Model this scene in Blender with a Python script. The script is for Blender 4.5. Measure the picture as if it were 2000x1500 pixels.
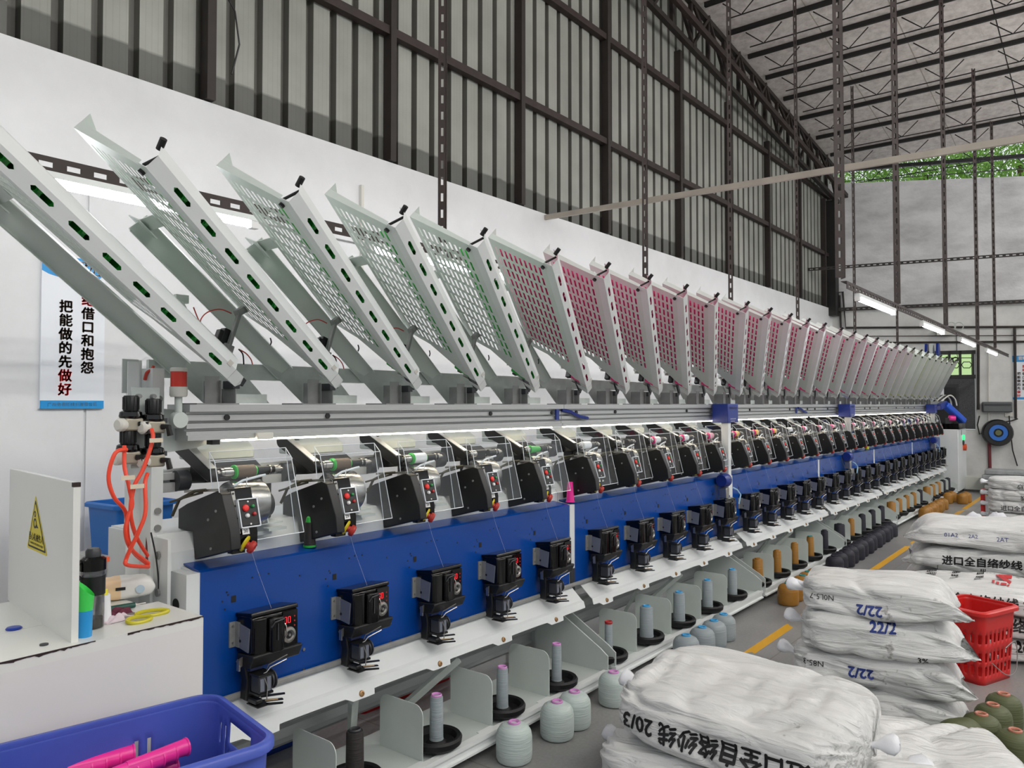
import bpy, bmesh, math, random
from math import sin, cos, pi, radians, sqrt, atan2
from mathutils import Vector, Matrix, noise
from mathutils.bvhtree import BVHTree
random.seed(7)
SC = bpy.context.scene
for o in list(bpy.data.objects): bpy.data.objects.remove(o)
COL = SC.collection

# ------------------------------------------------------------------ camera
# X runs along the machine, Y to the left (towards the white wall), Z up
FPX = 1500.0
BEAR, PITCH, CAMH = radians(38.36), radians(1.53), 1.6
FW = Vector((cos(BEAR)*cos(PITCH), sin(BEAR)*cos(PITCH), sin(PITCH)))
RT = Vector((sin(BEAR), -cos(BEAR), 0))
UP = RT.cross(FW)
CAMP = Vector((0, 0, CAMH))
cd = bpy.data.cameras.new('camera')
cd.sensor_width = 36; cd.lens = 36*FPX/2000; cd.clip_start = 0.05; cd.clip_end = 200
cam = bpy.data.objects.new('camera', cd); COL.objects.link(cam)
cam.matrix_world = Matrix(((RT.x, UP.x, -FW.x, 0), (RT.y, UP.y, -FW.y, 0), (RT.z, UP.z, -FW.z, CAMH), (0, 0, 0, 1)))
SC.camera = cam

# ------------------------------------------------------------------ light
SC.view_settings.view_transform = 'Standard'
SC.view_settings.look = 'None'
SC.view_settings.gamma = 1
SC.view_settings.use_curve_mapping = False
SC.view_settings.exposure = 0.12
W = bpy.data.worlds.new('overcast sky'); SC.world = W; W.use_nodes = True
bgn = W.node_tree.nodes['Background']
bgn.inputs[0].default_value = (0.93, 0.97, 1.0, 1); bgn.inputs[1].default_value = 0.9
TUBE_EMIT, LED_EMIT, FILL_EMIT = 34.0, 20.0, 55.0

# ------------------------------------------------------------------ materials
def lin(c):
    c = c/255.0
    return c/12.92 if c <= 0.04045 else ((c+0.055)/1.055)**2.4
def rgb(r, g, b): return (lin(r), lin(g), lin(b), 1)
MATS = {}
def mat(name, col, rough=0.5, metal=0.0, spec=0.5, var=0.0, vscale=8.0, bump=0.0, bscale=40.0, stretch=None, emit=None, estr=0.0, alpha=1.0, coat=0.0, trans=0.0):
    if name in MATS: return MATS[name]
    m = bpy.data.materials.new(name); m.use_nodes = True; MATS[name] = m
    nt = m.node_tree; b = nt.nodes['Principled BSDF']
    b.inputs['Base Color'].default_value = rgb(*col)
    b.inputs['Roughness'].default_value = rough
    b.inputs['Metallic'].default_value = metal
    b.inputs['Specular IOR Level'].default_value = spec
    b.inputs['Coat Weight'].default_value = coat
    b.inputs['Transmission Weight'].default_value = trans
    if emit is not None:
        b.inputs['Emission Color'].default_value = rgb(*emit); b.inputs['Emission Strength'].default_value = estr
    if alpha < 1: b.inputs['Alpha'].default_value = alpha
    if var > 0 or bump > 0:
        tc = nt.nodes.new('ShaderNodeTexCoord'); mp = nt.nodes.new('ShaderNodeMapping')
        nt.links.new(tc.outputs['Object'], mp.inputs[0])
        if stretch: mp.inputs['Scale'].default_value = stretch
        if var > 0:
            n = nt.nodes.new('ShaderNodeTexNoise'); n.inputs['Scale'].default_value = vscale; n.inputs['Detail'].default_value = 5
            nt.links.new(mp.outputs[0], n.inputs[0])
            r = nt.nodes.new('ShaderNodeMapRange'); r.inputs[1].default_value = 0.3; r.inputs[2].default_value = 0.7
            r.inputs[3].default_value = 1-var; r.inputs[4].default_value = 1+var*0.4
            nt.links.new(n.outputs[0], r.inputs[0])
            mx = nt.nodes.new('ShaderNodeMix'); mx.data_type = 'RGBA'; mx.blend_type = 'MULTIPLY'; mx.inputs[0].default_value = 1
            mx.inputs[6].default_value = rgb(*col)
            nt.links.new(r.outputs[0], mx.inputs[7]); nt.links.new(mx.outputs[2], b.inputs['Base Color'])
        if bump > 0:
            n2 = nt.nodes.new('ShaderNodeTexNoise'); n2.inputs['Scale'].default_value = bscale; n2.inputs['Detail'].default_value = 4
            nt.links.new(mp.outputs[0], n2.inputs[0])
            bp = nt.nodes.new('ShaderNodeBump'); bp.inputs['Strength'].default_value = bump; bp.inputs['Distance'].default_value = 0.01
            nt.links.new(n2.outputs[0], bp.inputs['Height']); nt.links.new(bp.outputs[0], b.inputs['Normal'])
    return m

white   = mat('white_powder_coat', (222, 226, 226), 0.38, var=0.05, vscale=3)
offwht  = mat('off_white_plastic', (214, 212, 204), 0.45)
lgrey   = mat('light_grey_paint', (196, 203, 200), 0.42, var=0.06, vscale=5)
magwht  = mat('pale_grey_green_sheet_steel', (212, 220, 215), 0.38, spec=0.6, var=0.06, vscale=6)
galv    = mat('galvanised_steel', (194, 201, 197), 0.40, metal=0.05, var=0.15, vscale=14)
dgalv   = mat('dull_steel', (142, 143, 142), 0.42, metal=0.1, var=0.15, vscale=20)
alu     = mat('brushed_aluminium', (184, 186, 186), 0.36, metal=0.4, var=0.06, vscale=30, stretch=(0.2, 8, 8))
steel   = mat('polished_steel', (178, 176, 172), 0.24, metal=1.0)
steel2  = mat('satin_steel', (170, 168, 164), 0.32, metal=0.9)
blackg  = mat('glossy_black_plastic', (8, 8, 9), 0.12, spec=0.4)
blackm  = mat('matt_black_metal', (21, 22, 23), 0.42)
rubber  = mat('black_rubber', (20, 20, 22), 0.5, spec=0.35)
charc   = mat('charcoal_plastic', (52, 54, 58), 0.42)
slate   = mat('slate_grey_panel', (112, 116, 128), 0.42)
blue    = mat('blue_powder_coat', (3, 66, 150), 0.26, spec=0.5, var=0.05, vscale=2)
navy    = mat('navy_blue_paint', (22, 46, 128), 0.34)
cblue   = mat('blue_crate_plastic', (26, 108, 190), 0.42)
vblue   = mat('violet_blue_crate_plastic', (72, 92, 186), 0.40, var=0.08, vscale=6)
redp    = mat('red_crate_plastic', (206, 36, 34), 0.38)
red     = mat('red_button', (226, 40, 34), 0.3)
dred    = mat('dull_red_button', (170, 40, 40), 0.4)
grn     = mat('green_button', (30, 140, 70), 0.35)
wbut    = mat('white_button', (225, 225, 225), 0.35)
estopr  = mat('emergency_stop_red', (176, 46, 36), 0.42)
yell    = mat('warning_yellow', (214, 196, 34), 0.45)
pink    = mat('magenta_plastic', (246, 52, 158), 0.32)
limeg   = mat('green_plastic_tube', (44, 178, 66), 0.35)
pinkt   = mat('pink_plastic_tube', (238, 62, 140), 0.35)
creamt  = mat('pale_yellow_plastic_tube', (216, 216, 128), 0.38)
brownth = mat('brown_thread', (104, 86, 70), 0.6, bump=0.3, bscale=60, stretch=(30, 1, 1))
greyth  = mat('grey_green_thread', (192, 205, 202), 0.45, var=0.07, vscale=12, bump=0.35, bscale=9, stretch=(1, 1, 16))
greyth2 = mat('silver_grey_thread', (152, 162, 166), 0.5, var=0.07, vscale=12, bump=0.35, bscale=9, stretch=(1, 1, 16))
darkth  = mat('dark_brown_thread', (44, 40, 38), 0.6, bump=0.3, bscale=9, stretch=(1, 1, 16))
goldth  = mat('golden_brown_thread', (160, 112, 40), 0.42, var=0.1, vscale=10, bump=0.35, bscale=9, stretch=(1, 1, 16))
inkth   = mat('blue_black_thread', (32, 32, 44), 0.6, bump=0.35, bscale=9, stretch=(1, 1, 16))
oliveth = mat('olive_green_thread', (86, 92, 58), 0.55, var=0.1, vscale=10, bump=0.4, bscale=9, stretch=(1, 1, 16))
whiteth = mat('white_thread', (232, 234, 238), 0.5)
orangeth= mat('yellow_orange_thread', (236, 178, 70), 0.5)
lilac   = mat('lilac_plastic_core', (206, 140, 200), 0.4)
skyb    = mat('sky_blue_plastic_core', (70, 160, 214), 0.4)
tealc   = mat('teal_plastic_core', (44, 130, 130), 0.4)
salmon  = mat('salmon_plastic_core', (196, 128, 108), 0.45)
rust    = mat('brown_rusty_paint', (50, 37, 35), 0.6, var=0.35, vscale=7)
darkst  = mat('dark_brown_steel', (44, 37, 34), 0.6, var=0.3, vscale=5)
blksteel= mat('black_painted_steel', (30, 29, 29), 0.55, var=0.2, vscale=8)
beige   = mat('beige_painted_trunking', (176, 168, 156), 0.5, var=0.12, vscale=6)
ink     = mat('black_ink', (22, 22, 24), 0.5)
inkblue = mat('blue_ink', (40, 60, 130), 0.5)
inkred  = mat('red_ink', (196, 40, 44), 0.5)
posterr = mat('poster_red', (222, 48, 50), 0.45)
posterb = mat('poster_brown_black', (66, 52, 42), 0.45)
posterw = mat('poster_white', (232, 236, 242), 0.4)
postblu = mat('poster_blue', (30, 146, 214), 0.4)
hose    = mat('orange_red_air_hose', (240, 76, 50), 0.35)
hosered = mat('red_air_hose', (196, 60, 44), 0.4)
wire    = mat('black_cable', (24, 24, 26), 0.5)
beacon  = mat('red_beacon_lens', (214, 50, 36), 0.25)
digits  = mat('red_led_digits', (255, 40, 50), 0.4, emit=(255, 30, 45), estr=1.1)
greenl  = mat('green_lit_button', (60, 220, 120), 0.4, emit=(60, 230, 130), estr=1.2)
tubefill   = mat('added_fill_tube', (255, 255, 255), 0.4, emit=(255, 252, 246), estr=FILL_EMIT)
tubem   = mat('fluorescent_tube', (255, 255, 255), 0.4, emit=(250, 252, 255), estr=TUBE_EMIT)
ledm    = mat('warm_white_led_strip', (255, 246, 226), 0.4, emit=(255, 240, 214), estr=LED_EMIT)
tissuew = mat('white_tissue_packaging', (232, 232, 228), 0.35)
tissuep = mat('peach_tissue_packaging', (238, 206, 164), 0.38)
laminate= mat('white_laminate', (228, 229, 224), 0.25, var=0.03, vscale=2)
chip    = mat('dark_chipped_edge', (44, 28, 28), 0.7)
cloth1  = mat('pale_pink_rag', (214, 198, 206), 0.8)
cloth2  = mat('dark_wine_rag', (96, 36, 56), 0.8)
olivey  = mat('yellow_green_handle', (196, 186, 40), 0.4)
dgreen  = mat('dark_green_plastic', (20, 74, 64), 0.4)
screwm  = mat('brass_screw', (176, 140, 100), 0.35, metal=0.8)
granite = mat('dark_speckled_stone', (62, 63, 66), 0.55, var=0.6, vscale=60)
darkvoid= mat('dark_recess', (26, 26, 28), 0.7)
cardb   = mat('pale_carton', (196, 198, 190), 0.7)
leafm   = mat('green_leaf', (120, 170, 60), 0.6, var=0.4, vscale=3)
barkm   = mat('bark', (92, 74, 58), 0.8)
whitebag= mat('crumpled_white_plastic', (232, 234, 240), 0.25, bump=0.5, bscale=20)

def glassy(name, tint, gl=0.10, rough=0.05, gmax=0.75, haze=0.0):
    m = bpy.data.materials.new(name); m.use_nodes = True; nt = m.node_tree
    for n in list(nt.nodes): nt.nodes.remove(n)
    out = nt.nodes.new('ShaderNodeOutputMaterial'); mx = nt.nodes.new('ShaderNodeMixShader')
    tr = nt.nodes.new('ShaderNodeBsdfTransparent'); tr.inputs[0].default_value = tint
    g = nt.nodes.new('ShaderNodeBsdfGlossy'); g.inputs['Roughness'].default_value = rough
    lw = nt.nodes.new('ShaderNodeLayerWeight'); lw.inputs[0].default_value = 0.5; pw = nt.nodes.new('ShaderNodeMath'); pw.operation = 'POWER'; pw.inputs[1].default_value = 3.5
    mr = nt.nodes.new('ShaderNodeMapRange'); mr.inputs[3].default_value = gl; mr.inputs[4].default_value = gmax
    nt.links.new(lw.outputs['Facing'], pw.inputs[0]); nt.links.new(pw.outputs[0], mr.inputs[0]); nt.links.new(mr.outputs[0], mx.inputs[0])
    df = nt.nodes.new('ShaderNodeBsdfDiffuse'); df.inputs[0].default_value = (.9,.9,.92,1); m0 = nt.nodes.new('ShaderNodeMixShader'); m0.inputs[0].default_value = haze
    nt.links.new(tr.outputs[0], m0.inputs[1]); nt.links.new(df.outputs[0], m0.inputs[2])
    nt.links.new(m0.outputs[0], mx.inputs[1]); nt.links.new(g.outputs[0], mx.inputs[2]); nt.links.new(mx.outputs[0], out.inputs[0])
    MATS[name] = m
    return m
acryl = glassy('clear_acrylic', (0.95, 0.97, 0.98, 1), 0.045, 0.012, .5, 0.0)
acryle = mat('polished_acrylic_edge', (226, 232, 238), 0.2, spec=0.8)
bottlem = glassy('smoky_clear_plastic', (0.62, 0.62, 0.64, 1), 0.08, 0.05)
# green window glass: daylight behind tinted panes
greenglass = bpy.data.materials.new('green_tinted_glass'); greenglass.use_nodes = True
_b = greenglass.node_tree.nodes['Principled BSDF']; _b.inputs['Base Color'].default_value = rgb(196, 226, 160)
_b.inputs['Roughness'].default_value = 0.25; _b.inputs['Transmission Weight'].default_value = 1.0; _b.inputs['IOR'].default_value = 1.05

# ------------------------------------------------------------------ geometry helpers
class MB:
    def __init__(s): s.v = []; s.f = []; s.mi = []; s.m = 0
    def add(s, vs, fs, M=None):
        n = len(s.v)
        s.v += [(M @ Vector(p)) if M is not None else Vector(p) for p in vs]
        s.f += [tuple(i+n for i in f) for f in fs]; s.mi += [s.m]*len(fs)
        return s
    def box(s, x0, x1, y0, y1, z0, z1, M=None):
        return s.add([(x0,y0,z0),(x1,y0,z0),(x1,y1,z0),(x0,y1,z0),(x0,y0,z1),(x1,y0,z1),(x1,y1,z1),(x0,y1,z1)],
                     [(0,3,2,1),(4,5,6,7),(0,1,5,4),(1,2,6,5),(2,3,7,6),(3,0,4,7)], M)
    def hexa(s, b, t):   # two quads, bottom and top, same order
        return s.add(list(b)+list(t), [(0,3,2,1),(4,5,6,7),(0,1,5,4),(1,2,6,5),(2,3,7,6),(3,0,4,7)])
    def prism(s, poly, axis, a0, a1, M=None):
        n = len(poly); vs = []
        for a in (a0, a1):
            for (p, q) in poly:
                vs.append((a, p, q) if axis == 'x' else (p, a, q) if axis == 'y' else (p, q, a))
        fs = [tuple(range(n))[::-1], tuple(range(n, 2*n))]
        for i in range(n): fs.append((i, (i+1) % n, n+(i+1) % n, n+i))
        return s.add(vs, fs, M)
    def cyl(s, p0, p1, r0, r1=None, n=16, cap=True):
        r1 = r0 if r1 is None else r1
        p0 = Vector(p0); p1 = Vector(p1); ax = (p1-p0).normalized()
        a = ax.orthogonal().normalized(); b = ax.cross(a)
        vs = []
        for p, r in ((p0, r0), (p1, r1)):
            for i in range(n):
                t = 2*pi*i/n; vs.append(p + a*(r*cos(t)) + b*(r*sin(t)))
        fs = [(i, (i+1) % n, n+(i+1) % n, n+i) for i in range(n)]
        if cap: fs += [tuple(range(n))[::-1], tuple(range(n, 2*n))]
        return s.add(vs, fs)
    def lathe(s, prof, p=(0,0,0), ax=(0,0,1), n=24, closed=False):
        ax = Vector(ax).normalized(); a = ax.orthogonal().normalized(); b = ax.cross(a); p = Vector(p)
        m = len(prof); vs = []
        for (r, h) in prof:
            for i in range(n):
                t = 2*pi*i/n; vs.append(p + ax*h + a*(r*cos(t)) + b*(r*sin(t)))
        fs = []
        for k in range(m-1 + (1 if closed else 0)):
            k2 = (k+1) % m
            for i in range(n): fs.append((k*n+i, k*n+(i+1) % n, k2*n+(i+1) % n, k2*n+i))
        if not closed:
            if prof[0][0] > 1e-5: fs.append(tuple(range(n))[::-1])
            if prof[-1][0] > 1e-5: fs.append(tuple(range((m-1)*n, m*n)))
        return s.add(vs, fs)
    def tube(s, pts, r, n=6, cap=True):
        pts = [Vector(p) for p in pts]; N = len(pts)
        d0 = (pts[1]-pts[0]).normalized(); a = d0.orthogonal().normalized(); vs = []
        for i, p in enumerate(pts):
            d = (pts[min(i+1, N-1)]-pts[max(i-1, 0)]).normalized()
            a = (a - d*a.dot(d)).normalized(); b = d.cross(a)
            for k in range(n):
                t = 2*pi*k/n; vs.append(p + a*(r*cos(t)) + b*(r*sin(t)))
        fs = [(i*n+k, i*n+(k+1) % n, (i+1)*n+(k+1) % n, (i+1)*n+k) for i in range(N-1) for k in range(n)]
        if cap: fs += [tuple(range(n))[::-1], tuple(range((N-1)*n, N*n))]
        return s.add(vs, fs)
    def bar(s, p0, p1, w, h, up=(0,0,1)):
        p0 = Vector(p0); p1 = Vector(p1); d = (p1-p0).normalized(); up = Vector(up)
        sd = d.cross(up)
        if sd.length < 1e-4: sd = d.orthogonal()
        sd.normalize(); u = sd.cross(d)
        q = [sd*(-w/2)+u*(-h/2), sd*(w/2)+u*(-h/2), sd*(w/2)+u*(h/2), sd*(-w/2)+u*(h/2)]
        return s.add([p0+k for k in q]+[p1+k for k in q], [(0,1,2,3),(7,6,5,4),(0,4,5,1),(1,5,6,2),(2,6,7,3),(3,7,4,0)])
    def build(s, name, m, parent=None, org=(0,0,0), smooth=0.6, bevel=0.0, seg=2, label=None, Minv=None):
        me = bpy.data.meshes.new(name); org = Vector(org)
        if Minv is not None: me.from_pydata([tuple(Minv @ p) for p in s.v], [], s.f)
        else: me.from_pydata([tuple(p-org) for p in s.v], [], s.f)
        ms = m if isinstance(m, (list, tuple)) else [m]
        for k in ms: me.materials.append(k)
        if len(ms) > 1: me.polygons.foreach_set('material_index', s.mi)
        bm = bmesh.new(); bm.from_mesh(me); bmesh.ops.recalc_face_normals(bm, faces=bm.faces); bm.to_mesh(me); bm.free()
        if smooth:
            me.polygons.foreach_set('use_smooth', [True]*len(me.polygons)); me.set_sharp_from_angle(angle=smooth)
        me.update()
        o = bpy.data.objects.new(name, me); COL.objects.link(o)
        if parent is not None: o.parent = parent
        else: o.location = org
        if bevel > 0:
            b = o.modifiers.new('bevel', 'BEVEL'); b.width = bevel; b.segments = seg; b.limit_method = 'ANGLE'; b.angle_limit = 0.6
        if label: o['label'] = label
        return o
def tag(o, label, cat, group=None):
    o['label'] = label; o['category'] = cat
    if group: o['group'] = group
    return o
def thing(name, loc, label, cat, group=None, M=None):
    o = bpy.data.objects.new(name, None); COL.objects.link(o); o.empty_display_size = 0.1
    if M is not None: o.matrix_world = M
    else: o.location = loc
    return tag(o, label, cat, group)
def struct(o): o['kind'] = 'structure'; return o
def dup(o, parent=None):
    c = o.copy(); COL.objects.link(c)
    if parent is not None: c.parent = parent
    for ch in list(o.children): dup(ch, c)
    return c
def kids(o): return [c for c in o.children]
ORD = ['first','second','third','fourth','fifth','sixth','seventh','eighth','ninth','tenth','eleventh','twelfth','thirteenth','fourteenth','fifteenth',
       'sixteenth','seventeenth','eighteenth','nineteenth','twentieth','twenty-first','twenty-second','twenty-third','twenty-fourth','twenty-fifth',
       'twenty-sixth','twenty-seventh','twenty-eighth','twenty-ninth','thirtieth']
def nth(k, n=30):
    # place in a row along the machine, counted from whichever end is closer
    return (ORD[k] + ' from the near end') if k < n-7 else (('last' if k == n-1 else ORD[n-1-k] + ' from last') + ' at the far end')
def text_geo(txt, size, bold=0.0, align='CENTER', res=2):
    cu = bpy.data.curves.new('t', 'FONT'); cu.body = txt; cu.size = size; cu.align_x = align; cu.align_y = 'CENTER'
    cu.resolution_u = res; cu.fill_mode = 'FRONT'
    ob = bpy.data.objects.new('t', cu); COL.objects.link(ob)
    dg = bpy.context.evaluated_depsgraph_get()
    me = bpy.data.meshes.new_from_object(ob.evaluated_get(dg))
    vs = [v.co.copy() for v in me.vertices]; fs = [tuple(p.vertices) for p in me.polygons]
    bpy.data.objects.remove(ob); bpy.data.curves.remove(cu); bpy.data.meshes.remove(me)
    if bold > 0:      # heavier strokes: the same outline laid down slightly shifted
        b = bold*size*.55; n = len(vs); V = list(vs); F = list(fs)
        for (dx, dy) in ((b,0),(-b,0),(0,b),(0,-b)):
            k = len(V); V += [v+Vector((dx,dy,0)) for v in vs]; F += [tuple(i+k for i in f) for f in fs]
        return V, F
    return vs, fs
def frame(o, x, y, z):
    x = Vector(x).normalized(); y = Vector(y).normalized(); z = Vector(z).normalized()
    return Matrix(((x.x,y.x,z.x,o[0]),(x.y,y.y,z.y,o[1]),(x.z,y.z,z.z,o[2]),(0,0,0,1)))
def pray(px, py): return RT*((px-1000)/FPX) + UP*((750-py)/FPX) + FW
def onY(px, py, Y): r = pray(px, py); return CAMP + r*(Y/r.y)
def onZ(px, py, Z): r = pray(px, py); return CAMP + r*((Z-CAMH)/r.z)
# ================================================================== the building
WY = 4.6                                     # face of the left wall
CX = 16.4                                    # corner with the far wall
FR = Vector((0.25, -1, 0)).normalized()      # along the far wall, to the right
FN = Vector((-1, -0.25, 0)).normalized()     # far wall normal, into the room
FP = Vector((CX, WY, 0))
def far(px, py, off=0.0):
    r = pray(px, py); p0 = FP + FN*off
    return CAMP + r*(((p0-CAMP).dot(FN))/r.dot(FN))
def farM(p): return frame(p, FR, (0,0,1), -FN)  # local x right, y up, z into the wall
def roofz(x): return 7.02 - 0.10*(x-10.64)

# --- floor
def floor_mat():
    m = bpy.data.materials.new('worn_grey_concrete_floor'); m.use_nodes = True; nt = m.node_tree; b = nt.nodes['Principled BSDF']; L = nt.links.new
    tc = nt.nodes.new('ShaderNodeTexCoord'); sep = nt.nodes.new('ShaderNodeSeparateXYZ'); L(tc.outputs['Object'], sep.inputs[0])
    n1 = nt.nodes.new('ShaderNodeTexNoise'); n1.inputs['Scale'].default_value = 1.3; n1.inputs['Detail'].default_value = 8; L(tc.outputs['Object'], n1.inputs[0])
    n2 = nt.nodes.new('ShaderNodeTexNoise'); n2.inputs['Scale'].default_value = 60; n2.inputs['Detail'].default_value = 3; L(tc.outputs['Object'], n2.inputs[0])
    cr = nt.nodes.new('ShaderNodeValToRGB'); L(n1.outputs[0], cr.inputs[0])
    cr.color_ramp.elements[0].position = 0.3; cr.color_ramp.elements[0].color = rgb(138, 138, 138)
    cr.color_ramp.elements[1].position = 0.72; cr.color_ramp.elements[1].color = rgb(166, 166, 164)
    mx = nt.nodes.new('ShaderNodeMix'); mx.data_type = 'RGBA'; mx.blend_type = 'MULTIPLY'; mx.inputs[0].default_value = 0.35
    L(cr.outputs[0], mx.inputs[6]); L(n2.outputs[0], mx.inputs[7])
    def math(op, a, bb):
        n = nt.nodes.new('ShaderNodeMath'); n.operation = op
        for i, q in enumerate((a, bb)):
            if isinstance(q, (int, float)): n.inputs[i].default_value = q
            else: L(q, n.inputs[i])
        return n.outputs[0]
    # expansion joints of the slab
    jx = math('LESS_THAN', math('ABSOLUTE', math('SUBTRACT', math('FRACT', math('DIVIDE', sep.outputs[0], 1.75), 0), 0.5), 0), 0.0028)
    jy = math('LESS_THAN', math('ABSOLUTE', math('SUBTRACT', math('FRACT', math('DIVIDE', math('ADD', sep.outputs[1], 0.35), 1.4), 0), 0.5), 0), 0.0035)
    j = math('MAXIMUM', jx, jy)
    m2 = nt.nodes.new('ShaderNodeMix'); m2.data_type = 'RGBA'; L(math('MULTIPLY', j, 0.6), m2.inputs[0]); L(mx.outputs[2], m2.inputs[6]); m2.inputs[7].default_value = rgb(112, 106, 96)
    # worn yellow aisle line
    ln = math('MULTIPLY', math('LESS_THAN', math('ABSOLUTE', math('SUBTRACT', sep.outputs[1], 1.9), 0), 0.034), math('GREATER_THAN', sep.outputs[0], 4.62))
    nw = nt.nodes.new('ShaderNodeTexNoise'); nw.inputs['Scale'].default_value = 2.2; nw.inputs['Detail'].default_value = 8; L(tc.outputs['Object'], nw.inputs[0])
    ln = math('MULTIPLY', ln, math('GREATER_THAN', nw.outputs[0], 0.40))
    m3 = nt.nodes.new('ShaderNodeMix'); m3.data_type = 'RGBA'; L(ln, m3.inputs[0]); L(m2.outputs[2], m3.inputs[6]); m3.inputs[7].default_value = rgb(226, 170, 40)
    L(m3.outputs[2], b.inputs['Base Color']); b.inputs['Roughness'].default_value = 0.34; b.inputs['Specular IOR Level'].default_value = 0.4
    bp = nt.nodes.new('ShaderNodeBump'); bp.inputs['Strength'].default_value = 0.12; L(n2.outputs[0], bp.inputs['Height']); L(bp.outputs[0], b.inputs['Normal'])
    return m
struct(MB().box(-9, 19, -10, 5.0, -0.15, 0).build('floor', floor_mat()))

def plaster(name, c0, c1, sc, bump=0.15, st=(1, 1, 1), cracks=False):
    m = bpy.data.materials.new(name); m.use_nodes = True; nt = m.node_tree; b = nt.nodes['Principled BSDF']; L = nt.links.new
    tc = nt.nodes.new('ShaderNodeTexCoord'); mp = nt.nodes.new('ShaderNodeMapping'); mp.inputs['Scale'].default_value = st; L(tc.outputs['Object'], mp.inputs[0])
    n1 = nt.nodes.new('ShaderNodeTexNoise'); n1.inputs['Scale'].default_value = sc; n1.inputs['Detail'].default_value = 9; n1.inputs['Roughness'].default_value = 0.62; L(mp.outputs[0], n1.inputs[0])
    cr = nt.nodes.new('ShaderNodeValToRGB'); L(n1.outputs[0], cr.inputs[0])
    cr.color_ramp.elements[0].position = 0.34; cr.color_ramp.elements[0].color = rgb(*c0)
    cr.color_ramp.elements[1].position = 0.6; cr.color_ramp.elements[1].color = rgb(*c1)
    L(cr.outputs[0], b.inputs['Base Color']); b.inputs['Roughness'].default_value = 0.75
    n2 = nt.nodes.new('ShaderNodeTexNoise'); n2.inputs['Scale'].default_value = 25; n2.inputs['Detail'].default_value = 6; L(tc.outputs['Object'], n2.inputs[0])
    bp = nt.nodes.new('ShaderNodeBump'); bp.inputs['Strength'].default_value = bump; bp.inputs['Distance'].default_value = 0.02; L(n2.outputs[0], bp.inputs['Height']); L(bp.outputs[0], b.inputs['Normal'])
    return m
whitewall = plaster('whitewashed_plaster', (218, 219, 220), (230, 231, 233), 0.9, 0.06)
greywall = plaster('stained_grey_render', (186, 186, 188), (222, 222, 224), 1.1, 0.3, (1, 1, 2.2))
lowwall = plaster('scuffed_white_render', (196, 196, 194), (224, 224, 222), 1.2, 0.1)
# --- left wall: whitewashed lower part with a joint line, corrugated cladding above
wb = MB().box(-4, CX+0.3, WY, WY+0.22, 0, 3.56)
struct(wb.build('wall_left', whitewall))
struct(MB().box(-4, 1.9, WY-0.012, WY, 0, 2.83).box(1.915, 4.3, WY-0.012, WY, 0, 2.83).build('trim_1', whitewall))
cl = MB(); prof = []; x = -4.0; y0, yr = WY+0.06, WY+0.115
while x < CX+0.5:
    prof += [(x, y0), (x+0.148, y0), (x+0.156, yr), (x+0.206, yr)]; x += 0.2145
vs = []; fs = []
zs = [3.5, 8.6]
for (px, py) in prof:
    for z in zs: vs.append((px, py, z))
for i in range(len(prof)-1): fs.append((i*2, i*2+2, i*2+3, i*2+1))
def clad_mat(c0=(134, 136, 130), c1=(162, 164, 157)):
    m = bpy.data.materials.new('grey_cladding'); m.use_nodes = True; nt = m.node_tree; b = nt.nodes['Principled BSDF']; L = nt.links.new
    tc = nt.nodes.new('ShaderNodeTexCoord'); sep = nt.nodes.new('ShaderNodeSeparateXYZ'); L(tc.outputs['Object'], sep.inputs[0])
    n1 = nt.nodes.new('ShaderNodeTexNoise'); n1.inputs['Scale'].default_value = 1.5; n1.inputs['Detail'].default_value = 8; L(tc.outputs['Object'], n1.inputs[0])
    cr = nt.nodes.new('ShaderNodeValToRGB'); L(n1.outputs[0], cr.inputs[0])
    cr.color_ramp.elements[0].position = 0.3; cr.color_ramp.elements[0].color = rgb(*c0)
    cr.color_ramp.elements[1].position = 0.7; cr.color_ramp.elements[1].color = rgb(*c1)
    # pressed hairlines in the pans and a darker band along the foot of the sheets
    w = nt.nodes.new('ShaderNodeTexWave'); w.inputs['Scale'].default_value = 8.0; w.inputs['Distortion'].default_value = 0; L(tc.outputs['Object'], w.inputs[0])
    mr = nt.nodes.new('ShaderNodeMapRange'); mr.inputs[1].default_value = 0.9; mr.inputs[2].default_value = 1.0; mr.inputs[3].default_value = 1.0; mr.inputs[4].default_value = 0.9; L(w.outputs[1], mr.inputs[0])
    n3 = nt.nodes.new('ShaderNodeTexNoise'); n3.inputs['Scale'].default_value = 6; L(tc.outputs['Object'], n3.inputs[0])
    ad = nt.nodes.new('ShaderNodeMath'); ad.operation = 'MULTIPLY_ADD'; L(n3.outputs[0], ad.inputs[0]); ad.inputs[1].default_value = 0.03; L(sep.outputs[2], ad.inputs[2])
    gt = nt.nodes.new('ShaderNodeMapRange'); gt.inputs[1].default_value = 3.78; gt.inputs[2].default_value = 3.80; gt.inputs[3].default_value = 0.36; gt.inputs[4].default_value = 1.0; L(ad.outputs[0], gt.inputs[0])
    mu = nt.nodes.new('ShaderNodeMath'); mu.operation = 'MULTIPLY'; L(mr.outputs[0], mu.inputs[0]); L(gt.outputs[0], mu.inputs[1])
    mx = nt.nodes.new('ShaderNodeMix'); mx.data_type = 'RGBA'; mx.blend_type = 'MULTIPLY'; mx.inputs[0].default_value = 1; L(cr.outputs[0], mx.inputs[6]); L(mu.outputs[0], mx.inputs[7])
    L(mx.outputs[2], b.inputs['Base Color']); b.inputs['Roughness'].default_value = 0.55
    return m
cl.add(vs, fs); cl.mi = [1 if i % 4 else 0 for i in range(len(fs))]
struct(cl.build('wall_left_cladding', [clad_mat(), clad_mat((92, 92, 86), (112, 111, 104))], smooth=0))  # recessed rib faces get a darker grey than the pans

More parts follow.
